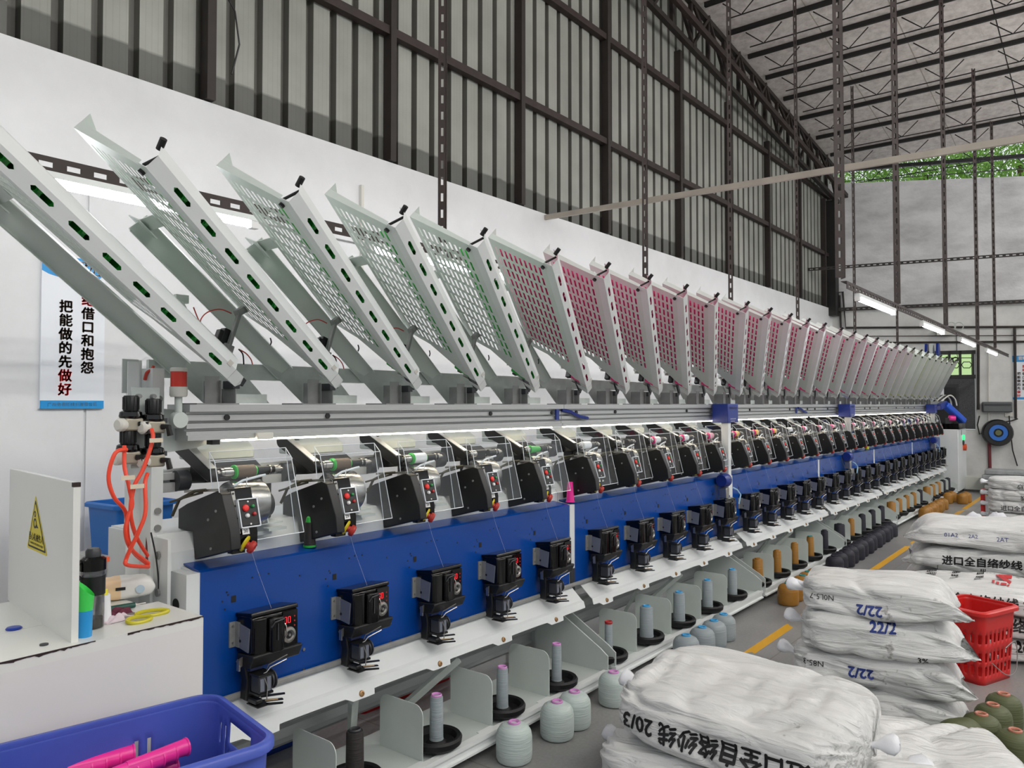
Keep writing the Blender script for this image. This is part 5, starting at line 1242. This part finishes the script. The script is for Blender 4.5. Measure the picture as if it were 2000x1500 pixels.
mb.add(vs[:NA],[tuple(range(NA))]); mb.add(vs[-NA:],[tuple(range(NA))])
mb.mi = [0]*len(mb.f)
for q in range(NX*NA): mb.mi[q] = 1 if (q//NA) < 11 else 0
mb.build('pack', [tissuew, tissuep], t, o, smooth=1.2)
Ft = frame(o+ax*.045-ay*.0505+Vector((0,0,.042)), ax, (0,0,1), -ay)
MB().lathe([(0,0),(.014,0),(.014,.0006),(0,.0006)], Ft.translation+Vector((0,0,-.006)), -ay, 14).build('printed_bear', mat('pale_blue_print', (186,206,222), .4), t, o)
MB().box(-.075,-.045,-.004,.006,0,.0006, Ft).build('printed_mark', ink, t, o, smooth=0)
o = onZ(238, 1186, TZ+.01); d = (onZ(262,1181,TZ+.01)-onZ(214,1190,TZ+.01)).normalized()
t = thing('screwdriver', o, 'dark green handled screwdriver on the table in front of the tissue pack', 'screwdriver')
MB().cyl(o-d*.045, o+d*.04, .011, .009, 12).build('handle', dgreen, t, o)
MB().cyl(o+d*.04, o+d*.075, .0025, n=8).build('blade', steel2, t, o)
# scissors with yellow handles
o = onZ(290, 1200, TZ+.008); t = thing('thread_snips', o, 'thread scissors with yellow-green handles lying on the table edge', 'scissors')
def loop(px, py, a, b, ang, lab):
    c = onZ(px, py, TZ+.008); pts = []
    for q in range(25):
        s = 2*pi*q/24; u = a*cos(s); v = b*sin(s)*(1-.25*cos(s)); pts.append(c+Vector((u*cos(ang)-v*sin(ang), u*sin(ang)+v*cos(ang), .004*sin(s))))
    MB().tube(pts, .0062, 8, False).build('handle', olivey, t, o)
loop(297, 1197, .047, .017, -.28, 0); loop(272, 1210, .034, .020, -.2, 1)
MB().bar(onZ(262,1198,TZ+.008), onZ(238,1201,TZ+.008), .012, .003).build('blade', steel2, t, o, smooth=0)
MB().bar(onZ(255,1206,TZ+.010), onZ(236,1203,TZ+.010), .010, .003).build('blade', steel2, t, o, smooth=0)
def rag(px, py, sx_, sy_, h, m, label, seed):
    c = onZ(px, py, TZ); mb = MB(); n = 22; vs = []
    for i in range(n+1):
        for j in range(n+1):
            u = -1+2*i/n; v = -1+2*j/n; r = sqrt(u*u+v*v)
            z = max(.001, h*(1-min(1,r)**3)*(.55+.9*noise.noise(Vector((u*2.6+seed,v*2.6,seed)))))
            k = 1+.25*noise.noise(Vector((u*1.7,v*1.7,seed+5)))
            vs.append(c+Vector((u*sx_*k/max(1,r), v*sy_*k/max(1,r), z)))
    mb.add(vs, [(i*(n+1)+j,(i+1)*(n+1)+j,(i+1)*(n+1)+j+1,i*(n+1)+j+1) for i in range(n) for j in range(n)])
    o_ = mb.build('rag', m, org=c, smooth=1.0); sd = o_.modifiers.new('th','SOLIDIFY'); sd.thickness = .002; sd.offset = 1
    tag(o_, label, 'rag', 'rags on the table')
rag(225, 1213, .055, .022, .026, cloth1, 'crumpled pale pink rag on the table edge', 3)
rag(232, 1203, .050, .016, .030, cloth2, 'crumpled wine red rag tucked behind the pale one', 8)
tag(MB().lathe([(0,0),(.020,0),(.022,.003),(.018,.007),(0,.008)], onZ(27,1229,TZ), n=24).build('disc_button', mat('royal_blue_plastic', (30, 60, 160), .3), org=onZ(27,1229,TZ)), 'blue round disc lying at the left on the table', 'disc')
tag(MB().lathe([(0,0),(.011,0),(.011,.004),(0,.005)], onZ(86,1260,TZ), n=20).build('disc_button', charc, org=onZ(86,1260,TZ)), 'small dark disc near the front edge of the table', 'disc')

# ================================================================== plastic crates
def rrect(L, Wd, r, n=6):
    pts = []
    for (cx, cy, a0) in ((L/2-r,Wd/2-r,0),(-L/2+r,Wd/2-r,pi/2),(-L/2+r,-Wd/2+r,pi),(L/2-r,-Wd/2+r,1.5*pi)):
        for q in range(n+1): a = a0+q*pi/2/n; pts.append((cx+r*cos(a), cy+r*sin(a)))
    return pts
def dense(pts, step):
    out = []
    for i in range(len(pts)):
        a = Vector(pts[i]); b = Vector(pts[(i+1) % len(pts)]); n = max(1, int((b-a).length/step))
        for k in range(n): out.append(tuple(a.lerp(b, k/n)))
    return out
def crate(name, M, L, Wd, H, m, label, hole, taper=.93, r=.06, rim=.014, step=.011, cat='crate', group=None, rows=None):
    t = thing(name, (0,0,0), label, cat, group, M=M)
    base = rrect(L, Wd, r); P = dense(base, step); n = len(P)
    zs = rows or [H*q/16 for q in range(17)]
    mb = MB(); vs = []
    for z in zs:
        f = taper+(1-taper)*z/H
        for (x, y) in P: vs.append((x*f, y*f, z))
    fs = []
    for q in range(len(zs)-1):
        for i in range(n):
            x = (P[i][0]+P[(i+1) % n][0])/2; y = (P[i][1]+P[(i+1) % n][1])/2; z = (zs[q]+zs[q+1])/2/H
            if hole(x/(L/2), y/(Wd/2), z, i): continue
            fs.append((q*n+i, q*n+(i+1) % n, (q+1)*n+(i+1) % n, (q+1)*n+i))
    mb.add(vs, fs)
    w = mb.build('crate_wall', m, t, smooth=.5); sd = w.modifiers.new('th','SOLIDIFY'); sd.thickness = .004; sd.offset = -1
    MB().add([(x*taper, y*taper, 0) for x, y in P]+[(x*taper, y*taper, .005) for x, y in P], [tuple(range(n)), tuple(range(n,2*n))]).build('crate_floor', m, t, smooth=0)
    rv = []; prof = ((-.003,-.022),(rim,-.022),(rim,-.004),(rim*.5,.003),(-.004,.003),(-.006,-.004))
    for (dx, dz) in prof:
        for (x, y) in P:
            f = Vector((x-max(-L/2+r,min(L/2-r,x)), y-max(-Wd/2+r,min(Wd/2-r,y)))); 
            f = f.normalized() if f.length > 1e-6 else Vector((0,0))
            rv.append((x+f.x*dx, y+f.y*dx, H+dz))
    k = len(prof)
    MB().add(rv, [(a*n+i, a*n+(i+1) % n, ((a+1) % k)*n+(i+1) % n, ((a+1) % k)*n+i) for a in range(k) for i in range(n)]).build('rim', m, t, smooth=.9)
    return t
def vslots(zr, period, pos, keep=lambda x, y: True):
    def h(x, y, z, i): return any(a < z < b for a, b in zr) and (i % period) in pos and keep(x, y)
    return h
ex = Vector((.985,-.174,0)); ey = Vector((.174,.985,0))
Mc = frame(Vector((.905,1.955,.44)), ex, ey, (0,0,1))
def hole_v(x, y, z, i):
    if x > .9 and abs(y) < .34 and .66 < z < .86 : return True
    if i % 3 == 1 and y > .9 and ((.26 < x < .44 and .50 < z < .74) or (.04 < x < .44 and .2 < z < .46)): return True
    if i % 3 == 1 and ((.25 < z < .40) or (.44 < z < .60)) and (abs(y) > .9 or x > .9): 
        return (abs(y) > .9 and .2 < x < .62) or (abs(y) > .9 and -.62 < x < -.2) or (x > .9 and -.62 < y < .62)
    if i % 3 == 1 and x > .9 and .36 < y < .72 and .42 < z < .82: return True
    return False
crate('plastic_crate', Mc, .62, .425, .31, vblue, 'violet-blue plastic crate with pink tubes in the bottom left corner', hole_v, .95, .06, .016)
crate('plastic_crate', frame(Vector((.905,1.955,.09)), ex, ey, (0,0,1)), .62, .425, .345, vblue, 'second violet-blue crate hidden under the one with pink tubes', hole_v, .95, .06, .016)
tag(MB().box(-.3,.3,-.2,.2,0,.085, frame(Vector((.905,1.955,0)), ex, ey, (0,0,1))).build('crate_dolly', charc, org=(.905,1.955,0), smooth=0), 'low dark dolly under the violet-blue crates', 'dolly')
# nested pink tubes in the crate
tubeprof = [(.019,0),(.0245,0),(.0245,.004),(.0225,.005),(.015,.16),(.012,.16)]
pt = MB().lathe(tubeprof, n=20).build('yarn_tube', pink); first = True
rows_ = [((365,1458),(255,1496),.665,'upper right stack'),((262,1470),(130,1502),.645,'left stack'),((340,1478),(230,1512),.63,'middle stack'),((345,1495),(235,1530),.605,'lower stack')]
for (a, b, z, nm) in rows_:
    p = onZ(*a, z); q = onZ(*b, z); d = (q-p).normalized()
    for i in range(7):
        ob = pt if first else pt.copy()
        if not first: COL.objects.link(ob)
        first = False
        zx = d.orthogonal().normalized(); yy = d.cross(zx)
        ob.matrix_world = frame(p+d*(.034*i)+Vector((0,0,-.004*i)), zx, yy, d)
        tag(ob, 'magenta tube in the %s in the violet-blue crate, %s from its open end' % (nm, ORD[i]), 'tube', 'magenta tubes, %s in the violet-blue crate' % nm)
# blue crate behind the end post, on a stool
Mb = frame(Vector((2.03,4.28,.80)), Vector((.99,.10,0)), Vector((-.10,.99,0)), (0,0,1))
crate('plastic_crate', Mb, .33, .30, .27, cblue, 'blue plastic box behind the end post and its hoses', lambda x,y,z,i: False, .9, .02, .018)
o = Vector((2.06,4.26,0)); t = thing('stool', o, 'pale wooden stand carrying the blue box behind the post', 'stand')
MB().box(1.80,2.32,4.08,4.46,.76,.80).build('stand_top', offwht, t, o, smooth=0)
for dx in (1.84,2.24):
    for dy in (4.1,4.4): MB().box(dx,dx+.04,dy,dy+.04,0,.76).build('leg', offwht, t, o, smooth=0)
# crates seen under the trays
ribs = lambda x,y,z,i: .25 < z < .8 and i % 4 in (1,2)
crate('plastic_crate', Matrix.Translation((2.05,3.26,0)), .6, .40, .36, mat('dark_blue_crate', (24,60,140), .45), 'dark blue slatted crate on the floor under the nearest tray', ribs, .96, .03)
crate('plastic_crate', Matrix.Translation((3.0,3.28,0)), .7, .40, .42, redp, 'red slatted crate on the floor under the near machine section', ribs, .96, .03)
# red basket among the sacks
Mr = frame(Vector((5.30,.70,0)), Vector((.93,-.37,0)), Vector((.37,.93,0)), (0,0,1))
bask = crate('laundry_basket', Mr, .36, .30, .42, redp, 'red slotted plastic basket between the tied sacks and the printed sacks', lambda x,y,z,i: (i % 4 in (1,2)) and ((.10<z<.22) or (.30<z<.46) or (.54<z<.70)), .86, .04, .022, cat='basket')
tag(MB().tube(spline([Mr @ Vector(p) for p in ((-.10,-.15,.13),(-.02,-.19,.06),(.08,-.19,.08),(.12,-.17,.22),(.02,-.165,.20))]), .003, 5).build('wire_loop', dgalv, org=(5.3,.55,.1)), 'loop of thin wire hanging on the red basket', 'wire')
# far blue bin with crumpled plastic
crate('plastic_bin', Matrix.Translation((8.9,.95,0)), .7, .5, .40, navy, 'dark blue bin behind the printed sack stack', lambda x,y,z,i: False, .9, .03)

# ================================================================== sacks of yarn
def sackmat():
    m = bpy.data.materials.new('white_woven_plastic_sack'); m.use_nodes = True; nt = m.node_tree; b = nt.nodes['Principled BSDF']; L = nt.links.new
    tc = nt.nodes.new('ShaderNodeTexCoord')
    mp = nt.nodes.new('ShaderNodeMapping'); mp.inputs['Scale'].default_value = (1.2, 7, 7); L(tc.outputs['Object'], mp.inputs[0])
    n1 = nt.nodes.new('ShaderNodeTexNoise'); n1.inputs['Scale'].default_value = 3.2; n1.inputs['Detail'].default_value = 9; n1.inputs['Distortion'].default_value = .8; L(mp.outputs[0], n1.inputs[0])
    cr = nt.nodes.new('ShaderNodeValToRGB'); L(n1.outputs[0], cr.inputs[0]); cr.color_ramp.elements[0].position = .25; cr.color_ramp.elements[0].color = rgb(206,208,206); cr.color_ramp.elements[1].position = .7; cr.color_ramp.elements[1].color = rgb(232,232,232)
    n2 = nt.nodes.new('ShaderNodeTexNoise'); n2.inputs['Scale'].default_value = 26; n2.inputs['Detail'].default_value = 6; L(tc.outputs['Object'], n2.inputs[0])
    n3 = nt.nodes.new('ShaderNodeTexNoise'); n3.inputs['Scale'].default_value = 3.0; L(tc.outputs['Object'], n3.inputs[0])
    ad = nt.nodes.new('ShaderNodeMath'); ad.operation = 'MULTIPLY'; L(n2.outputs[0], ad.inputs[0]); L(n3.outputs[0], ad.inputs[1])
    r = nt.nodes.new('ShaderNodeMapRange'); r.inputs[1].default_value = .40; r.inputs[2].default_value = .46; r.inputs[3].default_value = 0; r.inputs[4].default_value = .6; L(ad.outputs[0], r.inputs[0])
    mx = nt.nodes.new('ShaderNodeMix'); mx.data_type = 'RGBA'; L(r.outputs[0], mx.inputs[0]); L(cr.outputs[0], mx.inputs[6]); mx.inputs[7].default_value = rgb(96,92,88)
    L(mx.outputs[2], b.inputs['Base Color']); b.inputs['Roughness'].default_value = .36; b.inputs['Specular IOR Level'].default_value = .5
    bp = nt.nodes.new('ShaderNodeBump'); bp.inputs['Strength'].default_value = .9; bp.inputs['Distance'].default_value = .03; L(n1.outputs[0], bp.inputs['Height']); L(bp.outputs[0], b.inputs['Normal'])
    return m
SACKM = sackmat()
def supel(a, e): c, s = cos(a), sin(a); return math.copysign(abs(c)**e, c), math.copysign(abs(s)**e, s)
def sack(M, L, Wd, H, seed, label, group, tied='left', tails=1, crease=1.0, top=0.0, texts=(), tie_mat=None):
    # local x along the sack (positive = right as seen from the aisle), local -y = face towards the camera, z up from 0
    NU, NV = 84, 72; e = .42
    rr = []
    for i in range(NU+1):
        u = -1+2*i/NU
        rr.append((u, u))
    vs = []
    def pt(u, a):
        au = abs(u); x = u*L/2
        round_ = (max(0, 1-au**7))**.34
        c, s = supel(a, e)
        hy = Wd/2; hz = H/2
        if (u < 0 and tied == 'left') or tied == 'both':
            k = round_; ky = kz = max(.07, k)
        else:
            en = max(0,(au-.75)/.25); ky = 1-.30*en**3; kz = max(.03, (1-au**5)**.6)
            x += (.075*max(0,-c)**4+.02*max(0,c)**4)*en*(1 if u > 0 else -1)
        y = c*hy*ky; z = s*hz*kz
        p = Vector((x*2.3+seed*3.1, y*5, z*6))
        w1 = noise.noise(Vector((x*2.6+seed, y*3.4, z*3+seed)))*.030
        w2 = noise.noise(Vector((x*2.4+y*3+seed*2, y*11, z*12)))*.016*crease
        w3 = -(max(0,.22-abs(noise.noise(Vector((x*3+z*5+seed, y*6-x*2.2, z*7))))))*.075*crease
        near = max(0, (au-.70)/.30) if ((u < 0 and tied == 'left') or tied == 'both') else max(0,(au-.8)/.2)*.4
        w4 = .018*near*cos(a*17+seed+2*noise.noise(Vector((a*2, seed, 0))))
        disp = (w1+w2+w3)*(1-near*.5)+w4
        nrm = Vector((0, c*abs(c)**.3, s*abs(s)**.3))
        if nrm.length > 1e-6: nrm.normalize()
        q = Vector((x, y, z)) + nrm*disp
        q.z += H/2 - (0 if ((u < 0 and tied == 'left') or tied == 'both') else .22*H*max(0,(au-.75)/.25)**2)
        q.z = max(q.z, .0015)
        q.z += top*H*(.5+.5*s)*(-(y/hy))*.5
        return q
    for i in range(NU+1):
        for j in range(NV): vs.append(pt(rr[i][1], 2*pi*j/NV))
    fs = [(i*NV+j, i*NV+(j+1) % NV, (i+1)*NV+(j+1) % NV, (i+1)*NV+j) for i in range(NU) for j in range(NV)]
    fs += [tuple(range(NV))[::-1], tuple(range(NU*NV, (NU+1)*NV))]
    t = thing('yarn_sack', (0,0,0), label, 'sack', group, M=M)
    body = MB().add(vs, fs); bo = body.build('sack_body', SACKM, t, smooth=1.3)
    bvh = BVHTree.FromPolygons([v for v in body.v], body.f)
    # tied ends
    ends = [-1] if tied == 'left' else [-1, 1] if tied == 'both' else []
    for sg in ends:
        for q in range(tails if sg < 0 else 1):
            mb = MB(); n = 14; px = sg*(L/2-.005); prof = [(.020,0),(.013,.012),(.020,.03),(.034,.06),(.036,.085),(.026,.10),(.004,.104)]
            ax = Vector((sg, .25*(q-.4), .35-.5*q+.1*noise.noise(Vector((seed,q,1))))).normalized(); a = ax.orthogonal().normalized(); b = ax.cross(a); tv = []
            for (r, h) in prof:
                for i in range(n):
                    an = 2*pi*i/n; f = 1+.35*noise.noise(Vector((cos(an)*1.5+seed+q, sin(an)*1.5, h*18)))
                    tv.append(Vector((px, 0, H*.5+.03*(q-.5)*(tails > 1)))+ax*(h*1.0)+a*(r*f*cos(an))+b*(r*f*.6*sin(an)))
            mb.add(tv, [(k*n+i, k*n+(i+1) % n, (k+1)*n+(i+1) % n, (k+1)*n+i) for k in range(len(prof)-1) for i in range(n)])
            mb.build('tied_tail', whitebag, t, smooth=1.2)
    for (s, x, z, size, m, flip, bold, face, *rot) in texts:
        tv, tf = text_geo(s, size, bold)
        bm = bmesh.new(); bv = [bm.verts.new(v) for v in tv]
        for f in tf:
            try: bm.faces.new([bv[i] for i in f])
            except ValueError: pass
        bmesh.ops.triangulate(bm, faces=bm.faces[:])
        for _ in range(3):
            le = [ed for ed in bm.edges if ed.calc_length() > .012]
            if not le: break
            bmesh.ops.subdivide_edges(bm, edges=le, cuts=1); bmesh.ops.triangulate(bm, faces=[f for f in bm.faces if len(f.verts) > 3])
        an = rot[0] if rot else 0
        for v in bm.verts:
            lx, ly = v.co.x, v.co.y
            lx, ly = lx*cos(an)-ly*sin(an), lx*sin(an)+ly*cos(an)
            if flip: lx, ly = -lx, -ly
            if face == 'front':
                hit = bvh.ray_cast(Vector((x+lx, -2, z+ly)), Vector((0,1,0)))
                v.co = (hit[0]+Vector((0,-.003,.0005))) if hit[0] else Vector((x+lx, -Wd/2, z+ly))
            else:
                hit = bvh.ray_cast(Vector((x+lx, z+ly, 2)), Vector((0,0,-1)))
                v.co = (hit[0]+Vector((0,0,.003))) if hit[0] else Vector((x+lx, z+ly, H))
        me = bpy.data.meshes.new('printing'); bm.to_mesh(me); bm.free(); me.materials.append(m)
        po = bpy.data.objects.new('printing', me); COL.objects.link(po); po.parent = t
    return t
def sackM(x, y, z, ang):   # local x to the right (towards -Y), turned by ang
    ax = Vector((sin(ang), -cos(ang), 0)); ay = Vector((cos(ang), sin(ang), 0))
    return frame((x, y, z), ax, ay, (0,0,1))
TXT = '进口全自络纱线 '
# near stack
GA = 'sacks of the nearest stack'
sack(sackM(2.98,1.24,0,.02), .98, .66, .25, 1.3, 'white sack at the bottom of the nearest stack, under the big creased sack', GA, 'left', 1)
sack(sackM(3.0,1.19,.245,0.0), .94, .64, .255, 2.7, 'big creased white sack printed 20/3 on top of the nearest stack', GA, 'both', 1, 1.4, -.25,
     texts=((TXT+'20/3', -.02, .105, .082, ink, True, .06, 'front'),))
sack(sackM(3.42,.66,0,.45), .86, .58, .27, 5.2, 'loose white sack slumped between the nearest stack and the olive cones', GA, 'left', 1, 1.8, texts=(('17', -.25, .0, .09, ink, False, .02, 'top', .6),))
tag(MB().lathe([(0,0),(.02,.01),(.035,.05),(.05,.10),(.045,.14),(.015,.16),(0,.16)], (3.2,.70,.19), (.5,-.7,.3), 12).build('plastic_twist', whitebag, org=(3.2,.7,.19)), 'twisted clear plastic end beside the printed near sack', 'plastic')
# tied stack
GB = 'tied sacks of the middle stack'
bz = [0, .178, .356, .534]
L_ = ['lowest sack of the middle stack, mostly hidden by the nearest stack', 'third tied sack from the top of the middle stack, 22/2 upside down', 'second tied sack from the top of the middle stack, 22/2 on its upper edge', 'topmost tied sack of the middle stack, 22/2 upside down and two tails']
sack(sackM(4.27,.99,bz[0],.16), .76, .44, .188, 11.1, L_[0], GB, 'left', 1, 1.2, texts=(('22/2', -.06, .155, .066, inkblue, True, .07, 'front'),))
sack(sackM(4.26,1.01,bz[1],.14), .76, .44, .190, 12.6, L_[1], GB, 'left', 1, 1.2, texts=(('22/2', -.04, .105, .066, inkblue, True, .07, 'front'), ('N85-3', -.26, .12, .040, ink, True, .0, 'front')))
sack(sackM(4.26,.985,bz[2],.17), .73, .44, .190, 13.9, L_[2], GB, 'left', 1, 1.2, texts=(('22/2', .03, .158, .066, inkblue, False, .07, 'front'), ('3%', .20, .03, .04, ink, False, .03, 'front')))
sack(sackM(4.26,.99,bz[3],.15), .70, .44, .192, 15.2, L_[3], GB, 'left', 2, 1.0, texts=(('22/2', -.02, .060, .066, inkblue, True, .07, 'front'), ('N0L5-7', -.24, .095, .038, ink, True, .0, 'front')))
# printed stack on the right: front pile of three, rear pile of five
GC = 'printed sacks of the right stack'
cz = [0, .142, .284]
for i, (l, tx) in enumerate((('lowest sack of the front right pile, printed 20/2 near the floor', (('20/2', .12, .105, .075, ink, False, .06, 'front'),)),
                             ('middle sack of the front right pile, beside the red basket', ((TXT+'20/2', .10, .09, .074, ink, False, .06, 'front'),)),
                             ('top sack of the front right pile, red bird mark on top', ((TXT+'20/2', -.06, .085, .072, ink, False, .06, 'front'), ('Z24', -.02, .035, .045, inkblue, False, .0, 'front'))))):
    sack(sackM(5.99-.01*i,.63+.02*i,cz[i],.14), 1.10, .72, .148, 21.3+i*1.7, l, GC, 'none', 0, 1.0, texts=tx)
# red mark and small print on the top of that sack
def on_top(px, py, z=.436): return onZ(px, py, z)
tsk = [o_ for o_ in bpy.data.objects if o_.name.startswith('yarn_sack') and 'red bird' in o_.get('label','')][0]
bd = [c for c in tsk.children if c.name.startswith('sack_body')][0]
bv_ = BVHTree.FromPolygons([v.co for v in bd.data.vertices], [tuple(p.vertices) for p in bd.data.polygons])
def topdecal(polys, m, name):
    mb = MB(); Mi = tsk.matrix_world.inverted()
    for poly in polys:
        P = [Mi @ on_top(*q) for q in poly]; n = len(P)
        out = []
        for p in P:
            hit = bv_.ray_cast(Vector((p.x,p.y,2)), Vector((0,0,-1))); out.append((hit[0] if hit[0] else p)+Vector((0,0,.005)))
        mb.add(out, [tuple(range(n))])
    mb.build(name, m, tsk, smooth=0)
topdecal([[(1944,1123),(1958,1124),(1976,1139),(1972,1142)],[(1950,1123),(1977,1124),(1976,1127),(1958,1127)],[(1958,1127),(1975,1132),(1977,1134),(1962,1131)],
          [(1938,1134),(1943,1134),(1942,1139),(1937,1138)],[(1946,1137),(1952,1138),(1951,1141),(1945,1140)],[(1955,1139),(1966,1140),(1966,1143),(1954,1142)],[(1968,1142),(1972,1143),(1970,1145),(1967,1144)]], inkred, 'red_bird_mark')
rnd = random.Random(11); polys = []
for (x0, y0, w, rows_n) in ((1812,1105,22,7),(1862,1110,16,5),(1912,1113,16,6)):
    for r in range(rows_n):
        xx = x0-r*1.8; yy = y0+r*3.4+rnd.uniform(-.4,.4); q = xx
        while q < xx+w-2:
            ww = rnd.uniform(1.6,3.4); polys.append([(q,yy),(q+ww,yy+.3),(q+ww-.6,yy+2.1),(q-.6,yy+1.8)]); q += ww+1.0
topdecal(polys, ink, 'small_print')
rz = [0, .18, .36, .54]
for i, (l, tx) in enumerate((('lowest sack of the rear right pile, hidden behind the front pile', ()),
                             ('second lowest sack of the rear right pile, with a crumpled clear end hanging left', ()),
                             ('third sack from the floor in the rear right pile, printed 20/2', ((TXT+'20/2', -.06, .085, .072, ink, False, .06, 'front'),)),
                             ('topmost sack of the rear right pile, with blue handwriting', (('01A2', -.34, .10, .042, inkblue, False, .0, 'front'), ('2A2', -.20, .098, .036, inkblue, False, .0, 'front'), ('2AT', -.02, .09, .042, inkblue, False, .0, 'front'))))):
    sack(sackM(6.90-.02*(i == 3),.79-.02*i,rz[i],.2), 1.16, .74, .19, 31.3+i*2.1, l, GC, 'none', 0, 1.0, texts=tx)
tag(MB().lathe([(0,0),(.03,.01),(.045,.06),(.03,.10),(0,.12)], (6.40,1.29,.22), (-.4,.6,.2), 12).build('plastic_twist', whitebag, org=(6.40,1.29,.22)), 'twisted clear plastic end at the left of the rear right pile', 'plastic')
mb = MB(); n = 24; vs = []
for i in range(n+1):
    for j in range(n+1):
        u = -1+2*i/n; v = -1+2*j/n
        vs.append(Vector((8.75+u*.33, .98+v*.36, .44+.16*noise.noise(Vector((u*2.1,v*2.1,4)))+.05*noise.noise(Vector((u*7,v*7,9)))-.08*(u*u+v*v)*.4)))
mb.add(vs, [(i*(n+1)+j,(i+1)*(n+1)+j,(i+1)*(n+1)+j+1,i*(n+1)+j+1) for i in range(n) for j in range(n)])
tag(mb.build('plastic_liner', whitebag, org=(8.75,.98,.40), smooth=1.0), 'crumpled white plastic liner heaped in the dark blue bin', 'plastic')
GD = 'sacks of the far stack'
for i, (l, s) in enumerate((('lowest sack of the far stack by the right edge', ''), ('second lowest sack of the far stack by the right edge', TXT+'20/2'), ('third sack of the far stack by the right edge', '20/2 线'), ('topmost sack of the far stack by the right edge', '20/2 线纱'))):
    sack(sackM(12.5,.98,.15*i,.06), .95, .6, .16, 41.3+i*1.3, l, GD, 'left', 2, 1.0, texts=((s, .02, .06, .075, ink, i > 1, .02, 'front'),) if s else ())
for (x, y, l) in ((12.55,1.52,'red plastic scrap tucked in at the left of the far stack'),): tag(MB().box(x-.05,x+.05,y-.02,y+.03,.0,.42).build('red_strip', redp, org=(x,y,0), bevel=.01), l, 'scrap')
